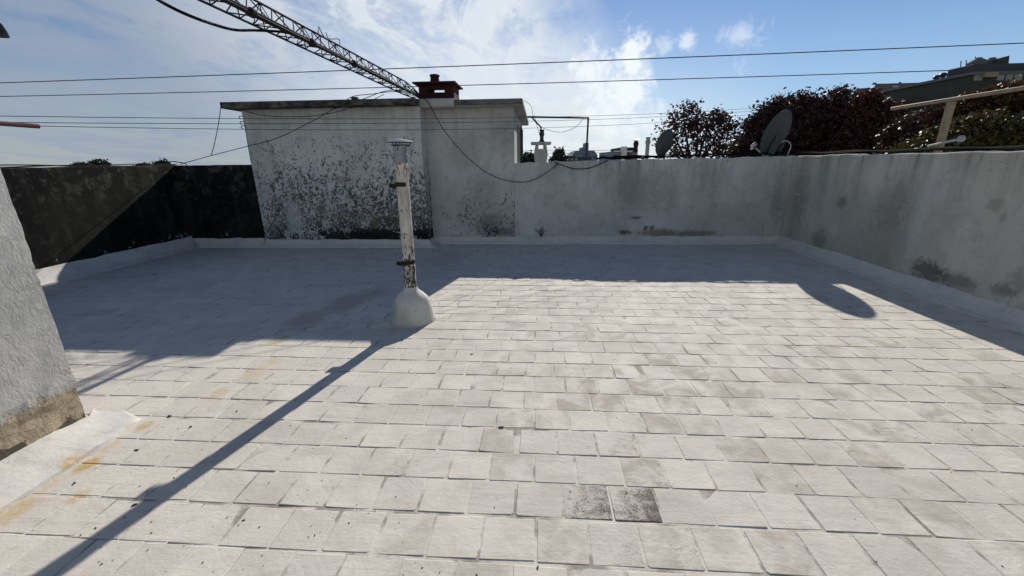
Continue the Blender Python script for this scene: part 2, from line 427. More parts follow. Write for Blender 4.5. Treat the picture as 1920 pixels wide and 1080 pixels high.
bc = t.mix(t.ss(t.noise(t.P, 9, 3, .5, 2.), .50, .52, 0, .0), bc, (.08, .06, .04))
crack = t.node('ShaderNodeTexVoronoi', feature='DISTANCE_TO_EDGE'); t.put(crack.inputs['Vector'], t.vm('ADD', t.P, t.scale(t.noise(t.P, 8, 4, .6, out=1), (.25, .25, .25)))); crack.inputs['Scale'].default_value = 7
bc = t.mix(t.ss(crack.outputs[0], .03, .0, 0, .7), bc, (.06, .045, .03))
c = t.mix(bare, c, bc)
c = t.mix(t.ss(edge_, .075, .06), c, (.10, .085, .065))
finish(t, c, .9, t.add(t.add(t.mul(worm, 1.1), t.mul(fine, .3)), t.mul(bare, -1.0)), .0055, .75, .15)
# left wall, black with old mould
m, t = material('black_mould_wall'); M['black_wall'] = m
x, y, z = t.sep(t.P)[:3]
big = t.noise(t.P, 1.1, 5, .6); mid = t.noise(t.P, 7, 7, .7, .5); st = t.noise(t.scale(t.P, (5, 5, .6)), 1., 4, .6)
c = t.mix(t.ss(big, .4, .6), (.007, .007, .007), (.014, .014, .012))
c = t.mix(t.mul(t.ss(mid, .50, .62), t.ss(z, .75, 1.4, .2, .85)), c, (.075, .072, .062))
c = t.mix(t.mul(t.ss(mid, .60, .66), t.ss(z, .34, .22, .0, .9)), c, (.50, .50, .50))
c = t.mix(t.mul(t.ss(st, .5, .7), .3), c, (.07, .07, .06))
finish(t, c, .92, t.add(mid, t.noise(t.P, 40, 4, .7)), .006, .8, .1)
m, t = material('stained_slab'); M['slab'] = m
n = t.noise(t.scale(t.P, (3, 3, 6)), 1.3, 7, .7)
c = t.mix(t.ss(n, .40, .62), (.035, .035, .032), (.15, .145, .135))
c = t.mix(t.mul(t.ss(t.sep(t.P)[0], -2.2, -.6), .35), c, (.28, .27, .25))
finish(t, c, .9, n, .006, .7, .15)
M['soffit'] = simple('soffit_paint', (.50, .49, .46), .9, .15, 3)
M['cable'] = simple('black_cable', (.012, .012, .013), .85, .2, 20, spec=.08)
M['wire'] = simple('grey_wire', (.05, .05, .07), .5, .2, 10)
M['rusty'] = simple('rusty_steel', (.035, .022, .018), .9, .3, 30, bump=.001, col2=(.02, .016, .016))
M['mast'] = simple('old_mast_steel', (.028, .022, .022), .9, .3, 9, bump=.001, col2=(.022, .018, .018))
M['galv'] = simple('galvanised_steel', (.26, .28, .30), .42, .3, 25, metal=.8, col2=(.22, .25, .27))
M['dishgrey'] = simple('dish_grey', (.095, .105, .11), .75, .15, 6, spec=.1)
M['darkmetal'] = simple('dark_bracket', (.04, .04, .045), .5, .2, 12)
M['lightmetal'] = simple('pale_arm_metal', (.42, .42, .42), .45, .15, 12, metal=.3)
M['redpaint'] = simple('dark_red_paint', (.036, .011, .010), .9, .3, 8, bump=.002, col2=(.05, .013, .012))
M['cream'] = simple('cream_paint', (.36, .29, .19), .6, .2, 18, col2=(.24, .17, .11))
M['pinkpaint'] = simple('faded_red_paint', (.11, .055, .05), .8, .25, 14, col2=(.06, .03, .028), spec=.1)
M['whitewash'] = simple('whitewashed_render', (.62, .62, .60), .85, .15, 5, bump=.003)
M['window'] = simple('dark_glass', (.03, .035, .04), .2, .1, 3)
M['glass'] = simple('window_glass_far', (.05, .06, .07), .15, .1, 2)
M['frame'] = simple('window_frame', (.30, .30, .29), .5, .1, 5)
M['plastic'] = simple('white_plastic', (.55, .55, .55), .45, .05, 5)
M['leafdry'] = simple('dry_leaf', (.03, .02, .014), .8, .3, 60)
M['own'] = simple('own_building_wall', (.42, .41, .39), .9, .2, 1.5)
M['bark'] = simple('bark', (.06, .045, .035), .9, .3, 9, bump=.01)
def leafm(name, c1, c2, c3):
    m, t = material(name)
    a = t.node('ShaderNodeAttribute', attribute_name='leaf_rand').outputs['Fac']
    c = t.mix(t.ss(a, .0, .6), c1, c2); c = t.mix(t.ss(a, .85, .97), c, c3)
    finish(t, c, .5, None, spec=.3)
    tr = t.node('ShaderNodeBsdfTranslucent'); t.put(tr.inputs[0], t.mix(1., c, (1.1, .8, .7), 'MULTIPLY'))
    ms = t.node('ShaderNodeMixShader'); ms.inputs[0].default_value = .12
    t.l.new(t.b.outputs[0], ms.inputs[1]); t.l.new(tr.outputs[0], ms.inputs[2]); t.l.new(ms.outputs[0], t.n['Material Output'].inputs[0])
    M[name] = m
leafm('leaf_plum', (.040, .022, .018), (.062, .031, .025), (.10, .06, .045))
leafm('leaf_red', (.055, .020, .018), (.085, .030, .026), (.15, .08, .05))
leafm('leaf_olive', (.05, .05, .015), (.085, .075, .022), (.16, .12, .05))
leafm('leaf_rust', (.07, .028, .015), (.10, .05, .022), (.05, .07, .02))
leafm('leaf_dark', (.018, .026, .018), (.03, .042, .028), (.05, .06, .04))

# pole: white paint flaking off cement pipe
m, t = material('flaked_pipe_paint'); M['pipe'] = m
x, y, z = t.sep(t.P)[:3]
n = t.noise(t.scale(t.P, (1, 1, .45)), 38, 6, .7, .8); big = t.noise(t.P, 5, 4, .6)
c = t.mix(t.ss(big, .35, .65), (.62, .59, .54), (.46, .43, .385))
g = t.mx(t.ss(z, .85, .50, 0., 1.), t.ss(z, .62, .60, 0., .0))
v = t.add(n, t.mul(t.ss(z, .95, .42, 0., 1.), .15))
c = t.mix(t.mul(t.ss(t.noise(t.scale(t.P, (1, 1, .2)), 22, 5, .7), .48, .62), .55), c, (.30, .25, .19))
c = t.mix(t.ss(v, .60, .63), c, (.06, .055, .05))
c = t.mix(t.mul(t.ss(n, .46, .58), t.mul(t.ss(z, 1.36, 1.42), t.ss(z, 1.56, 1.5))), c, (.30, .13, .07))
finish(t, c, .7, t.add(n, big), .004, .7, .25)
m, t = material('cone_render'); M['cone'] = m
x, y, z = t.sep(t.P)[:3]
n = t.noise(t.P, 6, 6, .6)
c = t.mix(t.ss(n, .4, .7), (.60, .585, .54), (.50, .485, .43))
c = t.mix(t.mul(blob(t, (-1.385, 3.63, .2), .13, t.noise(t.P, 8, 3, .5), .6, (2.2, 1, .75)), .5), c, (.40, .36, .12))
c = t.mix(t.ss(t.noise(t.P, 16, 7, .75), .56, .7, 0, .45), c, (.30, .27, .21))
c = t.mix(t.mul(t.ss(z, .05, .0), .5), c, (.28, .25, .2))
finish(t, c, .75, t.add(n, t.mul(t.noise(t.P, 30, 4, .6), .4)), .014, .9, .15)
m, t = material('ground_earth'); M['ground'] = m
n = t.noise(t.P, .05, 6, .6)
c = t.mix(t.ss(n, .4, .6), (.10, .10, .09), (.16, .15, .13)); finish(t, c, .95)

# ------------------------------------------------------------------ ground far below
GZ = -7.5
mb = MB(); k = 2500
mb.quad((-k, -k, GZ), (k, -k, GZ), (k, k, GZ), (-k, k, GZ))
tag(mb.build('ground', M['ground'], fix=False), kind='structure')

# ------------------------------------------------------------------ roof floor with pavers
XL, XR, YB, YC, YF = -6.65, 4.43, 7.85, 7.5, -1.6
TW, TH, Y0 = .218, .209, 1.228
verts, faces, attr, dat = [], [], [], []
def tdirt(a, b, d, x0, y0):
    if d <= 0: return 0.
    fx, fy = min(1, max(0, (a-x0)/TW)), min(1, max(0, (b-y0)/TH))
    return d*(.12+.88*max((1-fy)**1.3*(.4+.6*fx), .8*fx**3))
j0, j1 = int((YF-Y0)/TH)-1, int((7.75-Y0)/TH)+1
gap = .0035; bev = .006
for j in range(j0, j1):
    off = (-.012 if j % 2 == 0 else -.098)+random.uniform(-.012, .012)
    yb0 = Y0+j*TH
    i0, i1 = int((XL-off)/TW)-1, int((XR-off)/TW)+1
    xj = {i: off+i*TW+random.gauss(0, .0035) for i in range(i0, i1+1)}
    drift = {i: .005*math.sin(i*.23+j*.7)+.004*math.sin(i*.11+j*1.9)-.010*(off+i*TW)/1. for i in range(i0, i1+1)}
    for i in range(i0, i1):
        r1, r2 = random.random(), random.random()
        lift = .0004+random.gauss(0, .0008)
        merge_x = random.random() < .25                   # coat has bridged this joint
        gx0 = gap*random.choice([.1, .2, .5, 1., 1.5]); gx1 = gap*random.choice([.1, .2, .5, 1., 1.5])
        tiltx = random.gauss(0, .0012)
        x0, x1 = xj[i]+gx0, xj[i+1]-gx1
        y0, y1 = yb0+gap*random.uniform(.2, .6)+drift[i], yb0+TH-gap*random.uniform(.2, .6)+drift[i]
        sag_ = random.uniform(0, .0018)
        k = len(verts)
        sk = random.gauss(0, .0022); sk2 = random.gauss(0, .0022)
        cr = random.choice([.0015, .002, .003, .003, .004, .008])
        zc = lambda fx, fy: .0024+lift*(.5-fy)*1.4+tiltx*(fx-.5)*2
        tile_d = 0.
        for (bx, by, br, bs) in DIRT:
            if x0 <= bx < x1 and y0 <= by < y1+.004: tile_d = max(tile_d, bs if bs > .7 else bs*.62)
        if tile_d == 0 and random.random() < .05 and x0 > -.8: tile_d = random.uniform(.06, .2)
        # octagonal top with softened corners
        top = [(x0+cr, y0), (x1-cr, y0+sk), (x1, y0+sk+cr), (x1+sk2*.3, y1+sk-cr), (x1-cr, y1+sk), (x0+cr, y1), (x0, y1-cr), (x0, y0+cr)]
        cx, cy = (x0+x1)/2, (y0+y1)/2
        for (a, b) in top:
            aa, bb = a+(cx-a)*bev/(TW/2), b+(cy-b)*bev/(TH/2)
            verts.append((aa, bb, zc((a-x0)/TW, (b-y0)/TH))); attr.append((r1, r2, .0)); dat.append(tdirt(a, b, tile_d, x0, y0))
        for (a, b) in top:
            verts.append((a, b, -.001)); attr.append((r1, r2, 1.)); dat.append(tdirt(a, b, tile_d, x0, y0)*1.2)
        faces.append(tuple(range(k, k+8)))
        for q in range(8): faces.append((k+q, k+8+q, k+8+(q+1) % 8, k+(q+1) % 8)[::1])
k = len(verts)
for q in ((XL-.1, YF-.3), (XR+.1, YF-.3), (XR+.1, 7.95), (XL-.1, 7.95)): verts.append((*q, .0002)); attr.append((.3, .3, .6)); dat.append(0.)
faces.append((k, k+1, k+2, k+3))
me = bpy.data.meshes.new('floor'); me.from_pydata(verts, [], faces)
me.attributes.new('tile_dirt', 'FLOAT', 'POINT').data.foreach_set('value', np.array(dat, dtype=np.float32))
at_ = me.attributes.new('tile_rand', 'FLOAT_VECTOR', 'POINT'); at_.data.foreach_set('vector', np.array(attr, dtype=np.float32).ravel())
import bmesh
bm = bmesh.new(); bm.from_mesh(me); bmesh.ops.recalc_face_normals(bm, faces=bm.faces)
for f_ in bm.faces:
    if f_.normal.z < 0: f_.normal_flip()
bm.to_mesh(me); bm.free()
me.materials.append(M['floor'])
fo = bpy.data.objects.new('floor', me); COL.objects.link(fo); tag(fo, kind='structure')

# ------------------------------------------------------------------ walls
def wall_mesh(p, q, zt0, zt1, thick, side_, zb=-.3, n=40, jit=.006):
    """upright wall from p to q (plan), thickness away from the visible face"""
    p, q = Vector((*p, 0)), Vector((*q, 0)); d = (q-p); L = d.length; d.normalize()
    nn = Vector((-d.y, d.x, 0))*side_
    mb = MB(); k = 0
    zs = [zb, 0, .35, .7, 1.05]
    rows = []
    for i in range(n+1):
        t_ = i/n; base = p+(q-p)*t_; zt = zt0+(zt1-zt0)*t_+random.gauss(0, jit)
        colv = []
        for z in [zz for zz in zs if zz < zt-.1]+[zt-.012]:
            colv.append((base.x, base.y, z))
        colv.append((base.x+nn.x*.012, base.y+nn.y*.012, zt))
        b2 = base+nn*thick
        colv.append((b2.x-nn.x*.012, b2.y-nn.y*.012, zt)); colv.append((b2.x, b2.y, zt-.012)); colv.append((b2.x, b2.y, zb))
        rows.append(colv)
    m_ = len(rows[0])
    for r in rows: mb.v += r
    for i in range(n):
        for j in range(m_-1): mb.f.append((i*m_+j, (i+1)*m_+j, (i+1)*m_+j+1, i*m_+j+1))
        mb.f.append((i*m_+m_-1, (i+1)*m_+m_-1, (i+1)*m_, i*m_))
    mb.f.append(tuple(range(m_))); mb.f.append(tuple(n*m_+j for j in range(m_))[::-1])
    return mb
def coving(p, q, side_, w_=.14, h=.13, n=50, parent=None, c0=0., c1=0., lip=.012, wob=.010):
    """soft white fillet along the foot of a wall; c0, c1 shift the foot along the wall for the corners"""
    p, q = Vector((*p, 0)), Vector((*q, 0)); d = (q-p).normalized(); nn = Vector((-d.y, d.x, 0))*side_
    prof = [(-.01, h), (.004, h-.006), (.018, h*.8), (w_*.35, h*.47), (w_*.65, h*.24), (w_*.88, h*.12), (w_, lip+.012), (w_+.005, -.02)]
    mb = MB(); m_ = len(prof)
    for i in range(n+1):
        t_ = i/n; hz = random.gauss(0, .004)+wob*math.sin(i*.9)*.4; ww = random.gauss(0, .003)
        for (o, z) in prof:
            f_ = max(0, o)/w_
            sh = c0*f_*w_*(1-t_)+c1*f_*w_*t_
            b = p+(q-p)*t_+d*sh+nn*(o+(ww if o > .02 else 0))
            mb.v.append((b.x, b.y, z+(hz if z > .03 else 0)))
    for i in range(n):
        for j in range(m_-1): mb.f.append((i*m_+j, (i+1)*m_+j, (i+1)*m_+j+1, i*m_+j+1))
    return mb.build('coving', M['membrane'], parent, smooth=True)

hw = thing('parapet_wall', (2, YB, 0), 'grey weathered back parapet wall right of the house, cables along its top', 'wall')
wall_mesh((-.44, YB), (XR+.18, YB), 1.475, 1.537, .16, 1).build('wall_face', M['back_parapet'], hw)
coving((-.44, YB), (XR, YB), -1, parent=hw, c1=-1.)
rw = thing('parapet_wall', (XR, 4, 0), 'long streaked grey parapet wall on the right side of the terrace', 'wall')
wall_mesh((XR, YB-.003), (XR, YF), 1.537, 1.552, .17, 1, n=60).build('wall_face', M['right_parapet'], rw)
coving((XR, YB-.0), (XR, YF), -1, parent=rw, c0=1., w_=.17, h=.15)
lw = thing('parapet_wall', (XL, 3, 0), 'black mould covered left parapet wall behind the near white wall', 'wall')
wall_mesh((XL, YF), (XL, YC+.2), 1.497, 1.50, .18, 1, n=60, jit=.004).build('wall_face', M['black_wall'], lw)
coving((XL, YF), (XL, YC), -1, parent=lw, c1=-1., w_=.2, h=.2)
bw = thing('parapet_wall', (-5.9, YC, 0), 'short black parapet wall between the left corner and the peeling house wall', 'wall')
wall_mesh((XL+.002, YC), (-5.19, YC), 1.50, 1.497, .17, 1, n=12, jit=.003).build('wall_face', M['black_wall'], bw)
coving((XL, YC), (-5.19, YC), -1, parent=bw, c0=1., h=.16, n=14)

# near wall at the left with bare foot
nw = thing('rough_wall', (-2.9, 0, 0), 'sunlit rough white plaster wall end with bare brown foot at the left edge', 'wall')
wm = MB(); NX, NY = -2.76, 2.04
ny, nz = 60, 40
base_k = 0
for i in range(ny+1):
    for j in range(nz+1):
        y_ = YF+(NY-YF)*i/ny; z_ = -.02+1.53*j/nz
        bulge = .006*math.sin(y_*5+z_*3)+random.gauss(0, .0012)
        rec = -.012 if z_ < .23+.04*math.sin(y_*9)+.02*math.sin(y_*23) else 0
        wm.v.append((NX+bulge+rec, y_ + (random.gauss(0, .002) if i == ny else 0), z_))
for i in range(ny):
    for j in range(nz):
        a = i*(nz+1)+j; wm.f.append((a, a+nz+1, a+nz+2, a+1))
# far end, top and back
e = ny*(nz+1); k = len(wm.v)
for j in range(nz+1): wm.v.append((NX-.22, NY, -.02+1.53*j/nz))
for j in range(nz): wm.f.append((e+j, k+j, k+j+1, e+j+1))
k2 = len(wm.v); wm.v += [(NX-.22, YF, -.02), (NX-.22, YF, 1.51)]
wm.f.append((k, k2, k2+1, k+nz))
wm.f.append(tuple(i*(nz+1)+nz for i in range(ny+1))+(k+nz, k2+1))
wm.build('wall_face', M['near_wall'], nw, smooth=False)
# wide membrane apron at its foot, ending in a raised lip
ap = MB(); n_ = 70
prof = [(-.02, .055), (.02, .050), (.06, .040), (.11, .044), (.16, .038), (.21, .040), (.26, .033), (.31, .032), (.335, .024), (.343, -.01)]
for i in range(n_+1):
    y_ = YF+(NY+.02-YF)*i/n_
    for (o, z) in prof:
        tk_ = max(0., 1-(NY+.02-y_)/.30); o2 = o*(1-.06*tk_**3); z = z*(1-.80*tk_)+.004*tk_*(o < .33)
        ap.v.append((NX+o2+random.gauss(0, .002)*(o > .1), y_, z+random.gauss(0, .0028)*(o < .33)+.004*math.sin(y_*7+o*20)))
mm = len(prof)
for i in range(n_):
    for j in range(mm-1): ap.f.append((i*mm+j, (i+1)*mm+j, (i+1)*mm+j+1, i*mm+j+1))
k = len(ap.v)
for (o, z) in prof: ap.v.append((NX+o*.55-.1, NY+.02+.10, max(-.01, z*.1-.004)))
for j in range(mm-1): ap.f.append((n_*mm+j, k+j, k+j+1, n_*mm+j+1))
ap.build('apron', M['membrane'], nw, smooth=True)

# ------------------------------------------------------------------ rooftop house
HX0, HX1, HY1 = -5.19, -.44, 11.9
house = thing('rooftop_house', (-2.8, 9, 0), 'flat roofed white rooftop house with peeling wall at the back of the terrace', 'house')
b = MB(); b.box(HX0, -2.03, YC, HY1-.3, -.3, 2.42, .008); b.build('peeling_wall', M['house_block'], house)
tag(house.children[-1] if house.children else b, None)
b = MB(); b.box(-2.031, HX1, YB, HY1-.3, -.3, 2.425, .006); b.build('plain_wall', M['house_side'], house)
sl = MB()
sl.box(-5.40, -2.03, 7.28, HY1, 2.415, 2.515, .012)
sl.build('roof_slab', M['slab'], house)
sl = MB(); sl.box(-2.028, -.275, 7.55, HY1, 2.42, 2.512, .012); sl.build('roof_slab', M['slab'], house)
sl = MB(); sl.box(-2.02, -.285, 7.57, HY1-.02, 2.413, 2.4185); sl.build('soffit', M['soffit'], house)
# low kerb blocks on the roof edge
kb = MB(); kb.box(-3.12, -3.02, 7.31, 7.4, 2.515, 2.555, .006); kb.build('roof_vent', M['slab'], house)
kb = MB(); kb.box(-2.16, -1.44, 7.53, 8.46, 2.40, 2.535, .02); kb.build('chimney_plinth', M['soffit'], house)
# windows on its right side
for (ya, yb_) in ((9.0, 10.4),):
    fr = MB(); X_ = HX1+.004
    for (y0, y1, z0, z1) in ((ya, yb_, 2.16, 2.21), (ya, yb_, 1.15, 1.2), (ya, ya+.05, 1.2, 2.16), (yb_-.05, yb_, 1.2, 2.16), ((ya+yb_)/2-.02, (ya+yb_)/2+.02, 1.2, 2.16)):
        fr.box(X_, X_+.035, y0, y1, z0, z1, .004)
    wf = fr.build('window', M['frame'], house)
    pn = MB(); pn.box(X_+.003, X_+.012, ya+.05, yb_-.05, 1.2, 2.16); pn.build('pane', M['window'], wf)
    bars = MB()
    for k in range(5): bars.bar((X_+.06, ya+.15+k*.28, 1.1), (X_+.06, ya+.15+k*.28, 2.2), .008)
    bars.build('window_bars', M['rusty'], wf)
coving((HX0, YC), (-2.03, YC), -1, parent=house, h=.135, n=40, c1=1.)
coving((-2.03, YC), (-2.03, YB), -1, parent=house, h=.12, n=5, c0=-1., c1=-1.)
coving((-2.03, YB), (HX1, YB), -1, parent=house, h=.125, n=20, c0=1.)
# small wall hooks near the left corner
for k, (px, py) in enumerate(((455, 218), (457, 228), (459, 236))):
    p = Vector(at(px, py, YC)); h_ = MB()
    h_.tube(crom([p+Vector((.03, 0, 0)), p+Vector((-.03, -.03, 0)), p+Vector((-.05, -.03, -.03)), p+Vector((-.02, -.03, -.05))], 4), .006)
    h_.build('wall_hook', M['rusty'], house)

# chimney on the roof
ch = thing('brick_chimney', (-1.77, 7.9, 2.5), 'dark red box chimney with flat cap slab and round pot on the house roof', 'chimney')
c = MB(); cx0, cx1, cy0, cy1 = -2.13, -1.50, 7.90, 8.42
c.box(cx0, cx1, cy0, cy1, 2.505, 2.64, .008)
for (a, b_) in ((cx0, cx0+.17), (cx1-.17, cx1)): c.box(a, b_, cy0, cy1, 2.6405, 2.81, .006)
c.box(cx0+.171, cx1-.171, cy0, cy0+.05, 2.6405, 2.675, .003); c.box(cx0+.171, cx1-.171, cy0, cy0+.05, 2.735, 2.81, .003)
c.box(cx0+.171, cx1-.171, cy1-.05, cy1, 2.6405, 2.752, .003)
c.build('chimney_body', M['redpaint'], ch)
c = MB(); c.box(cx0-.07, cx1+.06, cy0-.14, cy1+.12, 2.8105, 2.838, .006); c.build('cap_slab', M['redpaint'], ch)
c = MB(); c.lathe((-1.85, 8.0, 2.8385), [(.095, 0), (.088, .03), (.078, .06), (.075, .105), (.088, .118), (.092, .13), (.08, .142), (.05, .150)], 20)
c.build('chimney_pot', M['redpaint'], ch, smooth=True)

# ------------------------------------------------------------------ flue pole in the floor
PB = np.array([-1.223, 3.75]); PT = np.array([-1.213, 3.75])
fl = thing('flue_pipe', (PB[0], PB[1], 0), 'tall white flaking flue pipe with metal rain cap standing in the terrace floor', 'flue pipe')
c = MB(); rr = []
prof = [(.225, -.002), (.208, .006), (.200, .03), (.187, .10), (.172, .17), (.158, .225), (.146, .250), (.120, .280), (.092, .305), (.072, .325), (.0635, .345), (.062, .36)]
c.lathe((PB[0], PB[1], 0), prof, 40, caps=False)
c.v = [(x+.008*math.sin(3*math.atan2(y-PB[1], x-PB[0])+z*6)*(z < .3), y+.006*math.cos(2*math.atan2(y-PB[1], x-PB[0]))*(z < .3), z) for x, y, z in c.v]
c.build('cone_base', M['cone'], fl, smooth=True)
c = MB(); c.tube([(PB[0]+(PT[0]-PB[0])*k/8, PB[1], .3+k*(1.525-.3)/8) for k in range(9)], .0555, 28); c.build('pipe', M['pipe'], fl, smooth=True)
c = MB(); c.lathe((PT[0], PT[1], 1.50), [(.060, 0), (.060, .06), (.063, .062), (.063, .07), (.059, .072), (.059, .135), (.055, .135)], 28); c.build('metal_sleeve', M['galv'], fl, smooth=True)
c = MB(); c.lathe((PT[0], PT[1], 1.668), [(.126, 0), (.127, .004), (.10, .014), (.055, .026), (.015, .034), (.002, .035)], 36)
cap = c.build('rain_cap', M['galv'], fl, smooth=True)
c = MB()
for k in range(3):
    an = k*2*math.pi/3+.5; q = (PT[0]+.058*math.cos(an), PT[1]+.058*math.sin(an))
    c.tube(crom([(q[0], q[1], 1.60), (q[0], q[1], 1.64), (PT[0]+.085*math.cos(an), PT[1]+.085*math.sin(an), 1.645), (PT[0]+.095*math.cos(an), PT[1]+.095*math.sin(an), 1.672)], 4), .005)
c.lathe((PT[0], PT[1], 1.645), [(.078, 0), (.081, 0), (.081, .006), (.078, .006)], 28)
c.build('cap_stay', M['darkmetal'], fl)
for (z, mat, rl) in ((.60, 'rusty', .05), (1.315, 'rusty', .0)):
    c = MB(); c.lathe((PB[0], PB[1], z), [(.0575, -.018), (.0615, -.018), (.0615, .018), (.0575, .018)], 28, axis=(-rl*2, 0, 1))
    cl_ = c.build('clamp_band', M[mat], fl, smooth=True)
    c = MB(); c.obox((PB[0]-.082, PB[1]-.02, z-.012), (.03, .006, .020), Matrix.Rotation(.15, 3, 'Y'), .002)
    c.obox((PB[0]-.082, PB[1]+.004, z-.012), (.028, .004, .018), Matrix.Rotation(.15, 3, 'Y'), .002)
    c.bar((PB[0]-.09, PB[1]-.04, z-.012), (PB[0]-.09, PB[1]+.03, z-.012), .006); c.build('clamp_bolt', M[mat], cl_)

# ------------------------------------------------------------------ lattice mast lying across from the house roof
A_ = Vector((-2.05, 7.75, 2.54)); B_ = Vector((-3.095, -1.9, 2.93))
mast = thing('lattice_mast', A_, 'long rusty triangular lattice mast reaching overhead from the house roof', 'mast')
dd = (B_-A_); Lm = dd.length; dd.normalize(); sx_ = Vector((1, 0, 0))-dd*dd.x; sx_.normalize(); sz_ = sx_.cross(dd); 
if sz_.z < 0: sz_ = -sz_
wd = .19
offs = {'bl': sx_*(-wd/2), 'br': sx_*(wd/2), 'tp': sz_*(wd*.87)}
def chordpt(kx, s_):
    w_ = 1. if s_ > .5 else .35+.65*s_/.5
    p = A_+dd*s_+offs[kx]*w_
    return p
for kx, r_ in (('bl', .010), ('br', .013), ('tp', .010)):
    c = MB(); c.tube([chordpt(kx, s_) for s_ in np.linspace(0, Lm, 30)], r_, 6); c.build('chord', M['mast'], mast)
c = MB(); pitch = .29; k = 0; s_ = .25
while s_ < Lm-.3:
    for (a, b_) in (('bl', 'br'), ('br', 'tp'), ('tp', 'bl')):
        c.bar(chordpt(a, s_), chordpt(b_, s_+pitch*.5), .0055, n=5, caps=False)
        c.bar(chordpt(b_, s_+pitch*.5), chordpt(a, s_+pitch), .0055, n=5, caps=False)
        if k % 2 == 0: c.bar(chordpt(a, s_), chordpt(b_, s_), .004, n=5, caps=False)
    s_ += pitch; k += 1
c.build('lacing', M['mast'], mast)
# pipe strapped beside the lower chord, with cable ties
c = MB(); c.tube([chordpt('br', s_)+Vector((-.024, 0, .008+.003*math.sin(s_*3))) for s_ in np.linspace(.15, Lm, 40)], .019, 8)
c.tube([chordpt('br', s_)+Vector((-.004+.006*math.sin(s_*5), 0, .022+.004*math.sin(s_*4))) for s_ in np.linspace(.15, Lm, 60)], .008, 6)
c.build('strapped_pipe', M['rusty'], mast)
for s_ in (2.35, 3.15, 3.95, 5.0):
    c = MB(); p = chordpt('br', s_); c.lathe(p+Vector((-.01, 0, .008)), [(.034, -.02), (.038, -.02), (.038, .02), (.034, .02)], 12, axis=dd); c.build('strap', M['mast'], mast)
c = MB(); p = chordpt('tp', 2.9)
c.tube([p, p+Vector((.02, 0, .07)), p+Vector((.04, .05, -.02))], .006); c.tube(crom([p+Vector((0, .5, 0)), p+Vector((.05, .4, .05)), p+Vector((0, .25, .02)), p+Vector((.02, .15, .06))], 5), .004)
c.build('loose_rod', M['mast'], mast)

YFR = 10.9
# ------------------------------------------------------------------ cables and wires
def cable(pts, r, label, group=None, mat='cable', name='cable', cat='cable', k=6, n=5):
    c = MB(); c.tube(crom(pts, k) if k else pts, r, n); return tag(c.build(name, M[mat], smooth=True), label, cat, group)
# thick cable from upper left joined to the mast
cable([at(x, y, Y) for x, y, Y in ((150, -90, 2.4), (240, -40, 2.7), (297, 0, 3.0), (345, 25, 3.2), (395, 44, 3.5), (440, 56, 3.75), (480, 57, 4.0), (530, 60, 4.25), (560, 68, 4.4))], .011,
      'thick black cable swinging in from the upper left edge to the lattice mast', n=10)
cable([at(x, y, Y) for x, y, Y in ((338, 308, 7.45), (395, 292, 7.4), (465, 274, 7.35), (520, 259, 7.25), (590, 225, 7.2), (635, 200, 7.2), (680, 186, 7.2), (722, 171, 7.2), (760, 168, 7.5))], .006,
      'black cable rising from the left wall top across the peeling wall to the roof')
cable([at(x, y, Y) for x, y, Y in ((415, 193, 7.27), (410, 230, 7.3), (402, 270, 7.35), (396, 292, 7.4))], .006,
      'thin black cable hanging from the left corner of the roof slab')
cable([at(x, y, 7.3) for x, y in ((452, 205), (470, 211), (500, 217), (560, 219), (610, 214), (650, 205), (690, 191), (720, 177))], .0055,
      'slack black cable looping under the roof slab of the peeling wall')
cable([at(x, y, Y) for x, y, Y in ((650, 187, 7.25), (665, 180, 7.25), (700, 176, 7.3), (740, 172, 7.4), (790, 178, 7.5))], .006,
      'thin cable lying along the roof edge towards the red chimney')
cable([at(x, y, Y) for x, y, Y in ((755, 158, 7.5), (785, 176, 7.5), (803, 192, 7.5), (815, 215, 7.52), (832, 243, 7.6), (855, 272, 7.65), (882, 300, 7.7), (915, 325, 7.76), (950, 338, 7.78), (985, 341, 7.78), (1015, 330, 7.78), (1040, 312, 7.8), (1050, 304, 7.9))], .0065,
      'long black cable drooping from the roof beside the chimney to the back wall top')
cable([at(x, y, 7.8) for x, y in ((1040, 304), (1052, 309), (1075, 316), (1100, 316), (1122, 309), (1140, 300))], .008, 'thick black cable sagging below the top of the back wall')
cable([at(x, y, 7.8) for x, y in ((1042, 306), (1043, 314), (1040, 319))], .004, 'short cable tail hanging from the back wall top')
cable([at(x, y, 10.8) for x, y in ((982, 188), (996, 200), (1001, 225), (1015, 238), (1040, 247), (1062, 246), (1082, 236), (1094, 222))], .005,
      'thin slack cable between the roof corner and the steel frame')
cable([at(x, y, 8.0) for x, y in ((1002, 216), (1008, 240), (1016, 265), (1027, 290), (1040, 305))], .004, 'thin cable running down past the white chimney to the wall top')
cable([at(x, y, YC-.03) for x, y in ((459, 236), (463, 262), (468, 290), (471, 306))], .004, 'thin cable running down the left corner of the peeling wall')
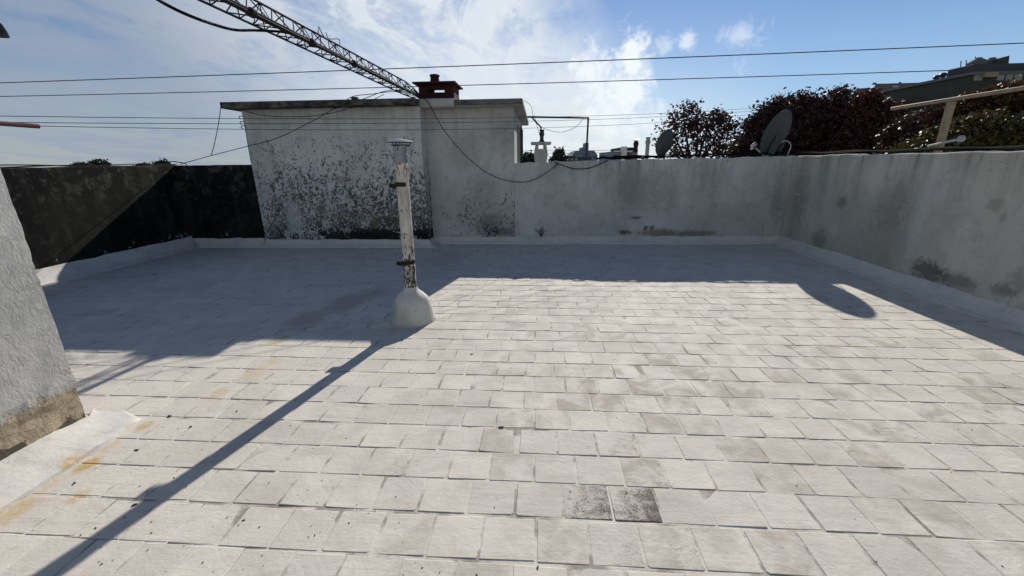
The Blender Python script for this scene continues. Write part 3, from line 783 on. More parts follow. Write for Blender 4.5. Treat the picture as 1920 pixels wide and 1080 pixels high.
# bundle along the back wall and the right wall
for k in range(5):
    pts = []
    for i in range(30):
        x = 1.35+(4.45-1.35)*i/29
        z = 1.50+.062*(x+.44)/4.87
        pts.append((x, 7.90+.05*math.sin(i*.5+k*1.3)+.02*k, z+.012+.012*(k % 3)+.01*math.sin(i*1.1+k*2)+(.02 if i < 4 else 0)*(k % 2)))
    if k < 3:
        for i in range(1, 28):
            y = 7.88-9.2*i/27
            pts.append((4.475+.03*k+.015*math.sin(i*.8+k), y, 1.56+.010+.012*(k % 2)+.008*math.sin(i*1.7+k)))
    cable(pts, .012, 'black cable in the bundle lying along the top of the right and back walls', 'bundled cables on the wall tops', k=3)
for k, (x0, x1) in enumerate(((1.05, 1.9), (1.2, 2.3), (1.0, 1.6))):
    cable([(x0+(x1-x0)*i/8, 7.93+.03*math.sin(i+k), 1.515+.03*math.sin(i*1.2+k)**2+.01*k) for i in range(9)], .013, 'short tangled black cable on the back wall top beside the steel frame', 'tangled cables on the back wall')
for k in range(2):
    cable([(XL-.05-.03*k, 1.6+6*i/16, 1.508+.012*k+.010*math.sin(i*1.3+k*2)) for i in range(17)], .008, 'thin black cable lying along the top of the black left wall', 'cables on the left wall top')
cable([at(x, y, 7.6) for x, y in ((285, 307), (305, 305), (325, 303), (345, 306), (350, 309))], .009, 'looped cable end at the left corner of the wall tops')
# clotheslines between the two T posts
LA = -2.76
for (l_, r_, sg, lb) in (((-40, 217), (1600, 184), .22, 'topmost of the three thin wires crossing in front of the house walls'), ((-40, 229), (1560, 193), .20, 'middle one of the three thin wires crossing in front of the house walls'), ((-40, 234), (1500, 202), .26, 'lowest of the three thin wires crossing in front of the house walls')):
    cable(sag(at(*l_, 3.9), at(*r_, 14.5), sg), .0034, lb, None, 'wire', 'overhead_wire', 'wire', k=0, n=5)
# power lines beyond the house
for (p0, p1, r_, lb) in (((0, 151.5), (1920, 77), .016, 'upper long power line crossing the whole sky'), ((0, 176.5), (1780, 132), .014, 'lower long power line ending at the right apartment roof')):
    Y_ = 16
    a = np.array(at(*p0, Y_)); b_ = np.array(at(*p1, Y_+(0 if p1[0] > 1800 else 0)))
    e0 = a+(a-b_)*.4; e1 = b_+(b_-a)*(.3 if p1[0] > 1800 else 0)
    cable(sag(e0, e1, .10, 30), r_, lb, None, 'wire', 'power_line', 'power line', k=0)
for (y0, y1, lb) in ((282, 281.5, 'faint distant wire low over the rooftops, the upper one'), (287.5, 285, 'faint distant wire low over the rooftops, the lower one')):
    cable(sag(at(982, y0, 18), at(1165, y1, 18), .02, 10), .006, lb, None, 'wire', 'power_line', 'power line', k=0)

# ------------------------------------------------------------------ steel frame on the back wall
fr = thing('pipe_frame', (.86, 10.9, .8), 'thin dark steel pipe frame standing behind the back wall beside the house', 'frame')
p0, p1, p2 = at(996, 219, YFR), at(1103, 221, YFR), at(1098, 303, YFR)
c = MB(); c.bar(p1, (p2[0], YFR, .75), .023, n=8); c.build('upright', M['darkmetal'], fr)
c = MB(); c.bar((-.30, YFR, p0[2]), (p1[0]+.02, YFR, p1[2]), .023, n=8); c.build('crossbar', M['darkmetal'], fr)
c = MB(); c.tube([at(998, 221, YFR), at(1014, 238, YFR), at(1015, 251, YFR)], .02, 8); c.build('brace', M['darkmetal'], fr)

# ------------------------------------------------------------------ T posts for the clotheslines
XT = 5.6
pb_, pt_ = Vector(atx(1759, 283, XT)), Vector(atx(1787, 190, XT)); a0_, a1_ = Vector(atx(1672, 204, XT)), Vector(atx(1920, 165, XT))
tp = thing('clothesline_post', (XT, pb_.y, .8), 'cream painted T shaped clothesline post just beyond the right wall', 'clothesline post')
c = MB(); c.obox((XT, pb_.y, (pt_.z+.8)/2), (.034, .040, (pt_.z-.8)/2), Matrix.Identity(3), .006); c.build('post', M['cream'], tp)
av = (a1_-a0_).normalized(); a2_ = a0_+av*4.2; am = (a0_+a2_)/2
c = MB(); c.obox(am, (.026, 2.1, .022), Matrix.Rotation(math.atan2(av.z, abs(av.y))*(-1), 3, 'X'), .005); c.build('arm', M['cream'], tp)
cp = thing('wall_clamp', (XT, pb_.y, 1.62), 'small pale pipe clamp fixed to the foot of the cream post', 'clamp')
c = MB(); a0 = Vector((XT-.05, pb_.y, 1.66))
c.tube([a0+Vector((0, .12, -.02)), a0, a0+Vector((.0, -.10, .02)), a0+Vector((0, -.34, .055))], .016, 8); c.build('clamp_arm', M['lightmetal'], cp)
c = MB(); c.lathe(a0+Vector((0, -.34, .057)), [(.024, -.02), (.042, -.02), (.042, .02), (.024, .02)], 14, axis=(1, 0, 0)); c.build('ring', M['lightmetal'], cp, smooth=True)
c = MB(); c.obox(a0+Vector((0, .10, -.055)), (.016, .22, .014), Matrix.Identity(3), .002); c.build('plate', M['lightmetal'], cp)
c = MB(); c.box(4.61, 8.5, -3, 8.28, GZ, .8, .01); tag(c.build('neighbour_building', M['own']), 'lower roof block beyond the right wall carrying the cream post', 'building')
tl = thing('clothesline_post', (LA, 1.5, 1.5), 'faded red T shaped clothesline post on the near left wall', 'clothesline post')
c = MB(); c.bar((LA-.02, 2.02, 1.49), (LA-.02, 1.9, 1.72), .014, n=10); c.build('post', M['pinkpaint'], tl)
c = MB(); c.bar((LA, 2.28, 1.715), (LA, -.3, 1.73), .012, n=10); c.build('arm', M['pinkpaint'], tl)
# lamp hood at the far left edge
lp = thing('wall_lamp', at(-10, 55, 2.2), 'grey lamp hood just entering at the left edge of the picture', 'lamp')
c = MB(); q = Vector(at(-8, 58, 2.2)); c.lathe(q, [(.042, -.022), (.040, 0), (.030, .035), (.012, .05), (.002, .052)], 20); c.build('hood', M['darkmetal'], lp, smooth=True)
c = MB(); c.tube([q+Vector((0, 0, .05)), q+Vector((-.15, -.1, .09)), q+Vector((-.42, -.4, .0)), (q.x-.25, 1.2, 1.6), (q.x-.2, 1.2, 1.45)], .009, 8); c.build('bracket', M['darkmetal'], lp)

# ------------------------------------------------------------------ satellite dishes
def dish(c0, nrm_, up, rx, ry, label, detail=True):
    d = thing('satellite_dish', c0, label, 'satellite dish')
    c0 = Vector(c0); n_ = Vector(nrm_).normalized(); u = Vector(up); u = (u-n_*u.dot(n_)).normalized(); s_ = u.cross(n_).normalized()
    mb = MB(); R_, A = 8, 36
    for th in (0, 1):
        for i in range(R_+1):
            f_ = i/R_
            for j in range(A):
                an = 2*math.pi*j/A
                p = c0+s_*(rx*f_*math.cos(an))+u*(ry*f_*math.sin(an))-n_*(.10*rx*2*(1-f_*f_)+.006*th)
                mb.v.append(tuple(p))
        k = th*(R_+1)*A
        for i in range(R_):
            for j in range(A): mb.f.append((k+i*A+j, k+i*A+(j+1) % A, k+(i+1)*A+(j+1) % A, k+(i+1)*A+j))
    k = (R_+1)*A
    for j in range(A): mb.f.append((R_*A+j, R_*A+(j+1) % A, k+R_*A+(j+1) % A, k+R_*A+j))
    mb.build('reflector', M['dishgrey'], d, smooth=True, fix=True)
    mb = MB(); mb.tube([tuple(c0+s_*(rx*math.cos(a))+u*(ry*math.sin(a))) for a in np.linspace(0, 2*math.pi, 41)], .008, 6, False); mb.build('rim', M['dishgrey'], d, smooth=True)
    return d, c0, n_, u, s_
cD = at(1455, 250, 8.0)
d1, c0, n_, u, s_ = dish(cD, (-.40, .84, .30), (.10, 0, 1), .29, .385, 'large grey satellite dish seen from behind in the corner of the walls')
bk = c0-n_*.08
R1 = Matrix((s_, u, n_)).transposed()
c = MB(); c.obox(bk-u*.17-n_*.015, (.08, .16, .012), R1, .004); c.obox(bk-u*.2-n_*.06+s_*.07, (.006, .12, .06), R1, .003); c.obox(bk-u*.2-n_*.06-s_*.07, (.006, .12, .06), R1, .003); c.build('mount_bracket', M['dishgrey'], d1)
foot = Vector((c0.x+.07, 8.02, 1.53))
c = MB(); c.tube([foot, foot+Vector((0, 0, .22)), bk-u*.15-n_*.07], .024, 10); c.obox(foot+Vector((0, 0, .006)), (.09, .07, .008), Matrix.Identity(3), .002); c.build('mount_pole', M['darkmetal'], d1)
low_ = c0-u*.40
lnb = Vector(at(1413, 272, 8.35))
c = MB(); c.tube([bk-u*.28-n_*.02, low_-n_*.03+Vector((0, 0, -.01)), lnb+Vector((.04, 0, -.05))], .013, 8); c.build('feed_arm', M['lightmetal'], d1)
c = MB(); dirv = (c0-lnb).normalized(); c.lathe(lnb, [(.022, -.05), (.024, .01), (.034, .012), (.036, .045), (.028, .05)], 16, axis=dirv); c.obox(lnb+Vector((-.012, 0, -.03)), (.022, .02, .055), Matrix.Rotation(.3, 3, 'Y'), .006); c.build('feed_horn', M['lightmetal'], d1, smooth=True)
cable([bk-u*.12-n_*.08+Vector((0, -.02, 0)), Vector(at(1472, 264, 7.85)), Vector(at(1481, 268, 7.82)), Vector(at(1482, 278, 7.85)), Vector(at(1476, 291, 7.9))], .007, 'white looped cable hanging from the back of the large satellite dish', None, 'plastic')
d2, c0, n_, u, s_ = dish(at(1246, 268, 11), (-.50, .80, .30), (0, 0, 1), .27, .32, 'smaller grey satellite dish behind the back wall in front of the plum tree')
c = MB(); c.tube([(c0.x+.02, 11, .9), (c0.x+.02, 11, 1.55), c0-n_*.09-u*.1], .025, 8); c.build('mount_pole', M['darkmetal'], d2)
c = MB(); R1 = Matrix((s_, u, n_)).transposed(); c.obox(c0-n_*.08-u*.12, (.05, .10, .012), R1, .003); c.build('mount_bracket', M['dishgrey'], d2)

# ------------------------------------------------------------------ neighbouring roofs
def roofbox(name, x0, x1, y0, y1, z1, mat, label, cat='building', z0=GZ, extra=None):
    L_ = thing(name, ((x0+x1)/2, (y0+y1)/2, z0), label, cat)
    c = MB(); c.box(x0, x1, y0, y1, z0, z1, .02); c.build('wall', mat, L_)
    return L_
M['roofdark'] = simple('bitumen_roof', (.07, .07, .07), .9, .3, 2)
c = MB(); c.box(XL-.17, XR+.17, YF-.3, YB+.15, GZ, -.301); c2 = c.build('building', M['own']); tag(c2, 'lower storeys of the building carrying the white terrace', 'building')
nb = roofbox('neighbour_building', -6.5, 14, 8.3, 16, .75, M['own'], 'low neighbouring building just behind the back wall')
c = MB(); c.box(-6.45, 13.95, 8.35, 15.95, .7505, .80); c.build('roof', M['roofdark'], nb)
# white chimney
wc = thing('white_chimney', at(1014, 303, 10.5)[:2]+(.8,), 'white bulging chimney with flat slab and dark pot just right of the house', 'chimney')
P_ = lambda x, y: at(x, y, 10.5)
xa, xb = P_(1004, 300)[0], P_(1024, 300)[0]; zt = P_(1014, 271)[2]; xc = (xa+xb)/2
c = MB(); hw_ = (xb-xa)/2
pts = [(xc-hw_, .8), (xc-hw_*1.05, 1.45), (xc-hw_*1.25, 1.6), (xc-hw_*1.22, 1.72), (xc-hw_, 1.88), (xc-hw_*.98, zt-.10), (xc+hw_*.98, zt-.10), (xc+hw_, 1.88), (xc+hw_*1.22, 1.72), (xc+hw_*1.25, 1.6), (xc+hw_*1.05, 1.45), (xc+hw_, .8)]
c.prism(pts, 10.4, 10.8)
for sg in (-1, 1): c.box(xc+sg*hw_*.72-.035, xc+sg*hw_*.72+.035, 10.4, 10.8, zt-.0995, zt)
c.build('chimney_body', M['whitewash'], wc)
c = MB(); c.box(xc-.24, xc+.24, 10.3, 10.9, zt+.0005, zt+.055, .004); c.build('cap_slab', M['whitewash'], wc)
c = MB(); c.lathe((xc+.02, 10.55, zt+.056), [(.075, 0), (.07, .02), (.045, .05), (.045, .13), (.058, .15), (.06, .2), (.048, .23), (.06, .26), (.06, .28)], 14); c.build('chimney_pot', M['darkmetal'], wc, smooth=True)

M['hazeblue'] = simple('haze_tinted_render', (.20, .24, .31), .9, .12, .6)  # blue-grey of distant haze is put into this wall colour
M['bluedark'] = simple('distant_dark_render', (.075, .08, .09), .9, .2, .6)
def win_row(parent, x0, x1, y, z0, z1, n, mat='glass', fm='frame'):
    for k in range(n):
        a = x0+(x1-x0)*(k+.2)/n; b_ = x0+(x1-x0)*(k+.8)/n
        c = MB(); f_ = .06
        c.box(a, b_, y-.05, y, z0, z0+f_); c.box(a, b_, y-.05, y, z1-f_, z1); c.box(a, a+f_, y-.05, y, z0+f_, z1-f_); c.box(b_-f_, b_, y-.05, y, z0+f_, z1-f_)
        wi = c.build('window', M[fm], parent)
        c = MB(); c.box(a+f_, b_-f_, y-.03, y-.004, z0+f_, z1-f_); c.build('pane', M[mat], wi)
# far blue block with a lift tower
Y_ = 60; P_ = lambda x, y: at(x, y, Y_)
bb = thing('apartment_block', P_(1108, 300)[:2]+(GZ,), 'distant blue grey apartment block with a small square roof tower', 'building')
xa, xb, zt = P_(1081, 0)[0], P_(1134, 0)[0], P_(1108, 282)[2]
c = MB(); c.prism([(xa, GZ), (xa, zt-.7), (xa+.45, zt), (xb-.5, zt), (xb, zt-.6), (xb, GZ)], Y_, Y_+10); c.build('wall', M['hazeblue'], bb)
c = MB(); c.box(P_(1101, 0)[0], P_(1108.5, 0)[0], Y_+1, Y_+4, zt+.01, P_(1100, 276)[2]); c.box(P_(1109, 0)[0], P_(1116.5, 0)[0], Y_+1, Y_+4, zt+.01, P_(1113, 267)[2]); c.build('roof_tower', M['hazeblue'], bb)
win_row(bb, xa+.5, xb-.5, Y_-.01, zt-2.6, zt-1.5, 6)
# dark low roof with a pale window band
Y_ = 30
dk = thing('low_building', P_(1088, 300)[:2]+(GZ,), 'dark low building with small bright clerestory windows below the blue block', 'building')
P_ = lambda x, y: at(x, y, Y_)
xa, xb, zt = P_(1052, 0)[0], P_(1122, 0)[0], P_(1088, 294.5)[2]
c = MB(); c.box(xa, xb, Y_, Y_+6, GZ, zt); c.build('wall', M['bluedark'], dk)
c = MB(); c.box(xa-.1, P_(1088, 0)[0], Y_-.2, Y_+6.2, zt+.005, zt+.08); c.build('roof', M['roofdark'], dk)
win_row(dk, P_(1070, 0)[0], P_(1094, 0)[0], Y_-.01, P_(1080, 301)[2], P_(1080, 296)[2], 3, 'plastic')
c = MB(); xs, xe = P_(1103, 0)[0], P_(1116, 0)[0]; zz = P_(1110, 289)[2]
c.box(xs, xe, Y_-.5, Y_-.4, zz-.06, zz); c.box(xs, xs+.06, Y_-.5, Y_-.4, zt-.5, zz-.061); c.box(xe-.06, xe, Y_-.5, Y_-.4, zt-.5, zz-.061); c.build('roof_frame', M['darkmetal'], dk)
# chimney cluster house
Y_ = 22; P_ = lambda x, y: at(x, y, Y_)
cb = thing('small_house', P_(1190, 300)[:2]+(GZ,), 'distant blue house with brown door panels left of the small dish', 'building')
xa, xb, zt = P_(1166, 0)[0], P_(1217, 0)[0], P_(1190, 283)[2]
c = MB(); c.box(xa, xb, Y_, Y_+5, GZ, zt); c.build('wall', M['hazeblue'], cb)
c = MB(); c.box(P_(1167, 0)[0], P_(1201, 0)[0], Y_-.4, Y_-.01, zt-.06, zt+.01); c.build('roof_edge', M['whitewash'], cb)
c = MB(); c.box(P_(1181, 0)[0], P_(1190, 0)[0], Y_-.5, Y_-.02, GZ, P_(1185, 275)[2]); c.build('pillar', M['whitewash'], cb)
M['brown'] = simple('brown_boards', (.13, .07, .04), .7, .3, 3)
c = MB(); c.box(P_(1190, 0)[0]+.01, P_(1201, 0)[0], Y_-.3, Y_-.05, GZ, P_(1190, 284)[2]); c.build('door_panel', M['brown'], cb)
c = MB(); c.box(P_(1181, 0)[0], P_(1212, 0)[0], Y_+.2, Y_+3, zt+.02, P_(1190, 276)[2]); c.build('upper_storey', M['bluedark'], cb)
rc = thing('red_chimney_pot', P_(1192, 276), 'dark red round chimney pot with a tin hat, left of the small dish', 'chimney pot')
q = Vector(P_(1192, 277)); c = MB(); c.lathe(q, [(.12, -.2), (.10, .05), (.13, .12), (.13, .24), (.09, .28), (.09, .34)], 12); c.build('pot', M['redpaint'], rc, smooth=True)
c = MB(); c.lathe(q+Vector((0, 0, .36)), [(.2, 0), (.2, .01), (.05, .06)], 12); c.build('tin_hat', M['galv'], rc, smooth=True)
gc = thing('grey_flue', P_(1205, 276), 'tall grey round flue pipe standing right of the red chimney pot', 'flue')
q = Vector(P_(1204.5, 303)); hh = P_(1204.5, 259)[2]-q.z
c = MB(); c.lathe(q+Vector((0, -.8, 0)), [(.09, -1.2), (.09, hh*.70), (.12, hh*.76), (.12, hh*.84), (.09, hh*.88), (.09, hh*.94), (.115, hh*.96), (.115, hh)], 14); c.build('pipe', M['frame'], gc, smooth=True)

# apartment buildings, top right
M['aptdark'] = simple('apartment_render_dark', (.06, .066, .058), .9, .3, .5)
M['aptpale'] = simple('apartment_render_pale', (.15, .155, .15), .9, .2, .5)
def P3(x, y, Y): return at(x, y, Y)
def slabpoly(parent, name, outline, Y_, depth, mat, dx=0.):
    """front outline at true distance, closed down to street level"""
    pts = [(at(x, y, Y_)[0], at(x, y, Y_)[2]) for x, y in outline]
    pts = [(pts[0][0], GZ)]+pts+[(pts[-1][0], GZ)]
    c = MB(); c.prism(pts, Y_, Y_+depth, dx); return c.build(name, mat, parent)
a1 = thing('apartment_building', at(1640, 300, 34)[:2]+(GZ,), 'pale low apartment building behind the red tree, left of the long dark one', 'building')
slabpoly(a1, 'wall', [(1606, 166), (1640, 164), (1641, 157), (1720, 155), (1721, 210)], 34, 8, M['aptpale'], 7.4)
c = MB(); q0, q1 = at(1672, 164, 33.99), at(1684, 161, 33.99); c.box(q0[0], q1[0], 33.93, 33.99, q0[2], q1[2]); c.build('window', M['plastic'], a1)
YA = 22; CX, _, CZ = at(1822, 135.5, YA)
a2 = thing('apartment_building', (CX+3, YA+3, GZ), 'long dark apartment building whose parapet slants down behind the trees at the right', 'building')
c = MB(); c.box(CX, CX+14, YA, 28.4, GZ, CZ-.12, .02); c.build('wall', M['aptdark'], a2)
c = MB(); c.box(CX-.12, CX+14, YA-.12, YA+.12, CZ-.1195, CZ+.0); c.box(CX-.12, CX+.12, YA+.121, 28.5, CZ-.1195, CZ); c.build('parapet_coping', M['aptpale'], a2)
c = MB(); c.box(CX-.45, CX-.001, YA+.5, 28.4, CZ-1.15, CZ-1.0, .01); c.build('ledge', M['roofdark'], a2)
for k in range(4):
    y_ = YA+.8+k*1.4; c = MB(); c.box(CX-.04, CX-.003, y_, y_+.7, CZ-2.3, CZ-1.35); wi = c.build('window', M['frame'], a2)
    c = MB(); c.box(CX-.05, CX-.041, y_+.06, y_+.64, CZ-2.24, CZ-1.41); c.build('pane', M['glass'], wi)
for (x, y, r_) in ((1756, 145, .16), (1768, 141, .18), (1687, 156, .10)):
    q = Vector(at(x, y, 27 if x > 1700 else 34.6)); an = thing('rooftop_dish', q, 'tiny dark dish on a stick on the long dark apartment roof', 'satellite dish', 'tiny rooftop dishes'); 
    c = MB(); c.lathe(q, [(r_, 0), (r_*.7, .05), (.01, .07)], 12, axis=(-.5, -.6, .5)); c.build('reflector', M['darkmetal'], an)
    c = MB(); c.bar(q, q-Vector((0, 0, .6)), .03); c.build('stick', M['darkmetal'], an)
zt3 = at(1822, 120, YA)[2]
a3 = thing('roof_storey', (CX+3, YA+.5, CZ), 'dark flat roof storey carrying the domed tanks in the upper right corner', 'building')
c = MB(); c.box(CX+.01, CX+13, YA+.02, YA+1.25, CZ+.001, zt3, .02); c.build('wall', M['bluedark'], a3)
q = at(1858, 141, 22.9); c = MB(); c.box(at(1838, 141, YA)[0], at(1862, 141, YA)[0], YA-.25, YA-.005, at(1850, 146, YA)[2], at(1850, 137, YA)[2])
wi = c.build('awning', M['cream'], a3)
for k, x in enumerate((1826, 1869, 1882, 1900)):
    q = at(x, 143, YA); c = MB(); c.box(q[0], q[0]+.35, YA-.05, YA-.004, q[2]-.18, q[2]+.12); c.build('window', M['frame'], a3)
for k, x in enumerate((1832, 1857)):
    q = Vector(at(x, 120, 22.7)); tk = thing('water_tank', q, ('left' if k == 0 else 'right')+' of two domed grey water tanks on the upper right roof', 'water tank')
    c = MB(); c.lathe(q, [(.36, -.4), (.36, .05), (.28, .14), (.13, .22), (.12, .26), (.02, .27)], 16); c.build('tank_body', M['aptpale'], tk, smooth=True)
q = at(1880, 118, 22.4)
tw = thing('roof_shed', q, 'slanted dark lift shed beside the domed tanks on the upper right roof', 'shed')
c = MB(); pts = [(at(x, y, 22.2)[0], at(x, y, 22.2)[2]) for x, y in ((1867, 122), (1872, 110), (1893, 104), (1891, 122))]; c.prism(pts, 22.2, 23.1); c.build('shed_wall', M['bluedark'], tw)
for k, (x, y0, y1) in enumerate(((1801, 124, 114), (1811, 122, 112), (1828, 120, 106))):
    c = MB(); c.bar(at(x, y0+5, 22.9), at(x+1, y1, 22.9), .018); tag(c.build('aerial', M['darkmetal']), 'thin aerial rod on the upper right apartment roof', 'aerial', 'aerial rods on the apartment roof')
# pale house glimpsed between the trees
ph = thing('pale_house', at(1390, 300, 40)[:2]+(GZ,), 'pale distant house glimpsed between the plum tree and the red hedge of trees', 'building')
slabpoly(ph, 'wall', [(1375, 256), (1385, 251), (1408, 246), (1409, 290)], 40, 6, M['aptpale'], 4.)
c = MB(); q0, q1 = at(1388, 262, 39.98), at(1394, 257, 39.98); c.box(q0[0], q1[0], 39.9, 39.97, q0[2], q1[2]); c.build('window', M['glass'], ph)

# ------------------------------------------------------------------ trees
def leaf_mesh(centres, size, name, mat, parent, flat=.4, seed=1):
    rg = np.random.default_rng(seed); N = len(centres)
    C_ = np.asarray(centres); sz = size*rg.uniform(.6, 1.35, N)[:, None]
    a = rg.normal(size=(N, 3)); a /= np.linalg.norm(a, axis=1)[:, None]
    r2 = rg.normal(size=(N, 3)); b_ = np.cross(a, r2); b_ /= np.linalg.norm(b_, axis=1)[:, None]
    n3 = np.cross(a, b_)
    v0 = C_-a*sz*.6; v1 = C_+b_*sz*.34+n3*sz*.07; v2 = C_+a*sz*.6; v3 = C_-b_*sz*.34+n3*sz*.07
    V = np.stack([v0, v1, v2, v3], 1).reshape(-1, 3)
    org = np.zeros(3); p = parent
    while p is not None: org += np.array(p.location); p = p.parent
    V -= org
    me = bpy.data.meshes.new(name); me.vertices.add(4*N); me.vertices.foreach_set('co', V.astype(np.float32).ravel())
    me.loops.add(4*N); me.loops.foreach_set('vertex_index', np.arange(4*N, dtype=np.int32))
    me.polygons.add(N); me.polygons.foreach_set('loop_start', np.arange(0, 4*N, 4, dtype=np.int32)); me.polygons.foreach_set('loop_total', np.full(N, 4, dtype=np.int32))
    me.update(calc_edges=True)
    at2 = me.attributes.new('leaf_rand', 'FLOAT', 'POINT'); at2.data.foreach_set('value', np.repeat(rg.random(N), 4).astype(np.float32))
    me.materials.append(mat); o = bpy.data.objects.new(name, me); COL.objects.link(o); o.parent = parent; return o
def tree(name, base, lobes, nleaf, size, mat, label, seed, fork=None, clump=.55, cat='tree', group=None, spray=14):
    """lobes: (centre, radii) of the crown; limbs run to the lobes and carry twigs with leaf sprays"""
    rg = np.random.default_rng(seed)
    T = thing(name, base, label, cat, group)
    base = np.array(base, float)
    cen = np.mean([np.array(l[0]) for l in lobes], 0)
    fz = fork if fork is not None else base[2]+(cen[2]-base[2])*.55
    fk = np.array([base[0]*.7+cen[0]*.3, base[1]*.7+cen[1]*.3, fz])
    tr = MB(); R0 = .16*max(.5, (cen[2]-base[2])/9)
    tr.tube(crom([base, base+(fk-base)*.5+rg.normal(size=3)*.08, fk], 5), R0, 10, True, R0*.6)
    centres = []; tips = MB()
    wsum = sum(l[1][0]*l[1][1]*l[1][2] for l in lobes)
    for (lc, lr) in lobes:
        lc = np.array(lc, float); lr = np.array(lr, float)
        midp = (fk+lc)/2+rg.normal(size=3)*.12*lr.max()
        tr.tube(crom([fk, midp, lc], 4), R0*.42, 7, True, R0*.12)
        share = int(nleaf*(lr[0]*lr[1]*lr[2])/wsum); nsp = max(6, share//spray)
        for _ in range(nsp):
            d_ = rg.normal(size=3); d_ /= np.linalg.norm(d_)
            rr = rg.uniform(.25, 1.)**.45*rg.choice([.92, 1., 1., 1.06, 1.22], p=[.2, .3, .3, .15, .05])
            tip = lc+d_*lr*rr
            if rr > .55 and rg.random() < .22:
                st_ = lc+(tip-lc)*.2; tr.tube([st_, (st_+tip)/2+rg.normal(size=3)*.05*lr.max(), tip], .012*max(1, R0*6), 3, False, .004)
            k_ = rg.integers(int(spray*.5), int(spray*1.5))
            sp_ = clump*rg.uniform(.5, 1.2)
            centres.append(tip+rg.normal(size=(k_, 3))*np.array([sp_, sp_, sp_*.7])*.42)
    trunk = tr.build('trunk', M['bark'], T, smooth=True)
    leaf_mesh(np.concatenate(centres), size, 'crown', mat, T, seed=seed)
    return T
def lob(px, py, Y, rpx, rpy, ry=None):
    if Y < 16: py += 5
    c_ = np.array(at(px, py, Y)); k_ = Y/(775*.965)*.90
    return (c_, (rpx*k_, ry or (rpx+rpy)/2*k_, rpy*k_))
Y_ = 17
b0 = at(1305, 300, Y_)
tree('plum_tree', (b0[0], Y_, GZ), [lob(1282, 222, Y_, 27, 26), lob(1334, 222, Y_, 24, 24), lob(1352, 240, Y_, 28, 26), lob(1262, 250, Y_, 24, 22), lob(1308, 240, Y_, 28, 22), lob(1246, 270, Y_, 20, 15), lob(1330, 268, Y_, 34, 16), lob(1362, 268, Y_, 20, 22), lob(1278, 285, Y_, 30, 14), lob(1355, 292, Y_, 30, 14)],
     4600, .105, M['leaf_plum'], 'see through dark plum leaved tree standing alone behind the small dish', 11, fork=b0[2]-.6, clump=.40, spray=26)
Y_ = 14
b0 = at(1440, 300, Y_)
tree('red_tree', (b0[0], Y_, GZ), [lob(1440, 206, Y_, 14, 16), lob(1463, 200, Y_, 17, 18), lob(1484, 214, Y_, 13, 15), lob(1430, 238, Y_, 32, 26), lob(1472, 240, Y_, 34, 32), lob(1412, 272, Y_, 32, 22), lob(1450, 280, Y_, 40, 24), lob(1388, 285, Y_, 22, 14)],
     30000, .085, M['leaf_plum'], 'dense plum red tree directly behind the large dish', 12, clump=.28, spray=22)
b0 = at(1545, 300, 13)
tree('red_tree', (b0[0], 13, GZ), [lob(1503, 196, 13, 20, 24), lob(1530, 190, 13, 15, 18), lob(1553, 200, 13, 20, 20), lob(1520, 240, 13, 52, 34), lob(1580, 180, 13, 17, 20), lob(1600, 198, 13, 15, 18), lob(1560, 235, 13, 44, 36), lob(1540, 280, 13, 62, 24)],
     44000, .082, M['leaf_plum'], 'tall broad dark red tree between the large dish and the pale apartment building', 13, clump=.27, spray=22)
b0 = at(1640, 300, 12)
tree('red_tree', (b0[0], 12, GZ), [lob(1616, 190, 12, 17, 22), lob(1637, 186, 12, 13, 18), lob(1655, 204, 12, 13, 18), lob(1640, 225, 12, 46, 30), lob(1615, 262, 12, 48, 34), lob(1665, 258, 12, 46, 36)],
     36000, .075, M['leaf_red'], 'wine red tree below the pale apartment building', 14, clump=.25, spray=22)
b0 = at(1740, 300, 9.5)
tree('broadleaf_tree', (b0[0], 9.5, GZ), [lob(1715, 240, 9.5, 40, 20), lob(1768, 226, 9.5, 40, 24), lob(1730, 255, 9.5, 58, 36), lob(1790, 250, 9.5, 46, 40), lob(1700, 285, 9.5, 40, 18)],
     32000, .066, M['leaf_plum'], 'brown and purple leaved tree behind the cream clothesline post', 15, clump=.20, spray=20)
b0 = at(1800, 300, 8)
tree('broadleaf_tree', (b0[0], 8, GZ), [lob(1775, 262, 8, 40, 26), lob(1835, 245, 8, 44, 30), lob(1725, 280, 8, 36, 18), lob(1820, 275, 8, 60, 24), lob(1880, 255, 8, 40, 34)],
     30000, .060, M['leaf_olive'], 'olive green leaved tree close behind the right wall near the cream post', 16, clump=.18, spray=20)
b0 = at(1890, 300, 8.6)
tree('broadleaf_tree', (b0[0], 8.6, GZ), [lob(1838, 190, 8.8, 26, 20), lob(1872, 178, 8.8, 22, 18), lob(1910, 185, 8.8, 38, 30), lob(1960, 215, 8.6, 50, 50), lob(1812, 190, 9, 30, 14), lob(1900, 250, 8.8, 50, 36)],
     32000, .062, M['leaf_rust'], 'rust brown leaved tree at the right edge below the dark apartment block', 17, clump=.19, spray=20)
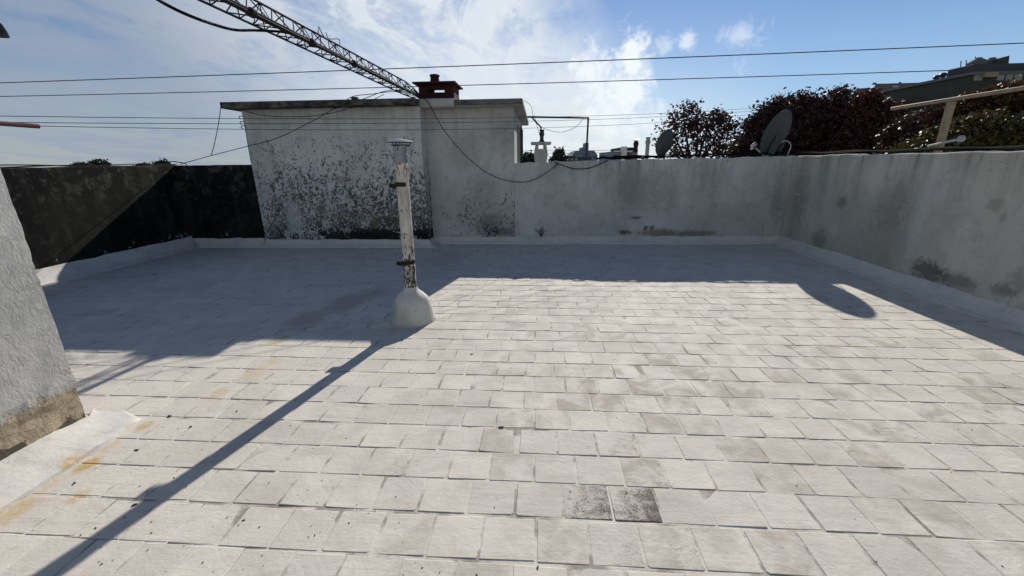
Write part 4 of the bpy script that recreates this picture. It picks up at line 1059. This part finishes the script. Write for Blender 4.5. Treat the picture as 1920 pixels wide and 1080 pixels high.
# small distant crowns over the walls
for (px, py, rx, ry, Y_, nm, lb, mt, sd) in ((186, 308, 18, 8, 45, 'distant_tree', 'larger round distant tree crown above the black left wall', 'leaf_dark', 21), (155, 312, 13, 4, 40, 'distant_tree', 'low distant shrub top left of the round crown above the black wall', 'leaf_dark', 22),
        (268, 313, 15, 4, 50, 'distant_tree', 'flat distant tree top between the two other crowns above the black wall', 'leaf_dark', 23), (306, 309, 11, 7, 40, 'distant_tree', 'spiky distant tree top near the corner of the black walls', 'leaf_dark', 24),
        (987, 300, 7, 9, 30, 'distant_tree', 'small bushy distant tree between the house and the white chimney', 'leaf_dark', 25), (1000, 302, 5, 5, 36, 'distant_tree', 'tiny distant shrub just left of the white chimney', 'leaf_dark', 26)):
    b0 = at(px, py, Y_); tree(nm, (b0[0], Y_, GZ), [lob(px, py, Y_, rx*.75, ry*.8), lob(px-rx*.5, py+2, Y_, rx*.45, ry*.6), lob(px+rx*.5, py+2, Y_, rx*.45, ry*.6)], 2200, .22, M[mt], lb, sd, clump=.5)
Y_ = 26; b0 = at(1046, 290, Y_)
tree('conifer', (b0[0], Y_, GZ), [lob(1046, 287, Y_, 4, 7), lob(1047, 294, Y_, 7, 6), lob(1044, 301, Y_, 10, 5), lob(1053, 300, Y_, 8, 6)], 3200, .16, M['leaf_dark'], 'small dark conifer left of the blue distant block', 27, clump=.3)

# ------------------------------------------------------------------ small things on the floor
rg = random.Random(5)
def leaf_bit(x, y, s_, z=.0035):
    c = MB(); an = rg.uniform(0, 6.28); n = 7; k = 0
    pts = [(s_*(1 if i % 2 else .75)*math.cos(2*math.pi*i/n)*(1.0), s_*.5*(1 if i % 2 else .8)*math.sin(2*math.pi*i/n)) for i in range(n)]
    pts = [(x+a*math.cos(an)-b_*math.sin(an), y+a*math.sin(an)+b_*math.cos(an)) for a, b_ in pts]
    lo_ = [(a, b_, z) for a, b_ in pts]; hi_ = [(a, b_, z+.001+rg.uniform(0, .002)*min(1, s_/.008)) for a, b_ in pts]
    c.v += lo_+hi_; c.f.append(tuple(range(n))); c.f.append(tuple(range(n, 2*n)))
    for i in range(n): c.f.append((i, (i+1) % n, n+(i+1) % n, n+i))
    return c
for (px, py, s_, lb) in ((884, 665, .016, 'black leaf flake near the foot of the white flue pipe'), (318, 781, .018, 'black leaf flake beside the apron of the near wall, the farther one'), (256, 845, .014, 'black leaf flake in a loose pair beside the apron of the near wall'), (252, 948, .014, 'black leaf flake just left of the long pipe shadow near the bottom'),
                         (444, 772, .010, 'small black leaf flake right of the long pipe shadow'), (358, 801, .013, 'black leaf flake in a short trail left of the pipe shadow'), (940, 802, .02, 'dark curled leaf in a floor joint near the picture centre'), (1008, 1066, .009, 'black seed on the floor at the bottom centre'), (140, 907, .012, 'black leaf flake near the rust stain at the left')):
    q = atz(px, py); tag(leaf_bit(q[0], q[1], s_).build('dry_leaf', M['leafdry']), lb, 'leaf')
c = MB()
for k in range(170):
    px, py = rg.uniform(60, 1900), rg.uniform(680, 1079)
    if rg.random() < .55: px = rg.uniform(150, 800)
    q = atz(px, py)
    if not (-2.35 < q[0] < 4.1): continue
    b_ = leaf_bit(q[0], q[1], rg.choice([.002, .0025, .003, .004, .005])); k0 = len(c.v); c.v += b_.v; c.f += [tuple(k0+i for i in f_) for f_ in b_.f]
tag(c.build('leaf_litter', M['leafdry']), 'tiny black seeds and grit scattered over the pale pavers', 'litter', kind='stuff')
# little weed at the foot of the back wall
wd_ = thing('weed', (.06, YB-.1, .1), 'small wiry weed growing at the foot of the back wall', 'plant')
c = MB()
for k in range(11):
    a = rg.uniform(-.8, .8); h_ = rg.uniform(.08, .2); c.tube([(.06, YB-.06, .11), (.06+a*h_*.3, YB-.08, .11+h_*.6), (.06+a*h_, YB-.07-rg.random()*.03, .11+h_)], .003, 4)
c.build('stem', M['leaf_dark'], wd_)
# two pale tabs on the right wall near the corner
for (px, py, lb) in ((1500, 326, 'upper small pale strip fixed to the wall below the large dish'), (1495, 364, 'lower small pale strip fixed to the wall below the large dish')):
    q = atx(px, py, XR); c = MB(); c.obox((XR-.004, q[1], q[2]), (.004, .08, .008), Matrix.Rotation(.05, 3, 'X'), .001); tag(c.build('wall_strip', M['plastic']), lb, 'strip')
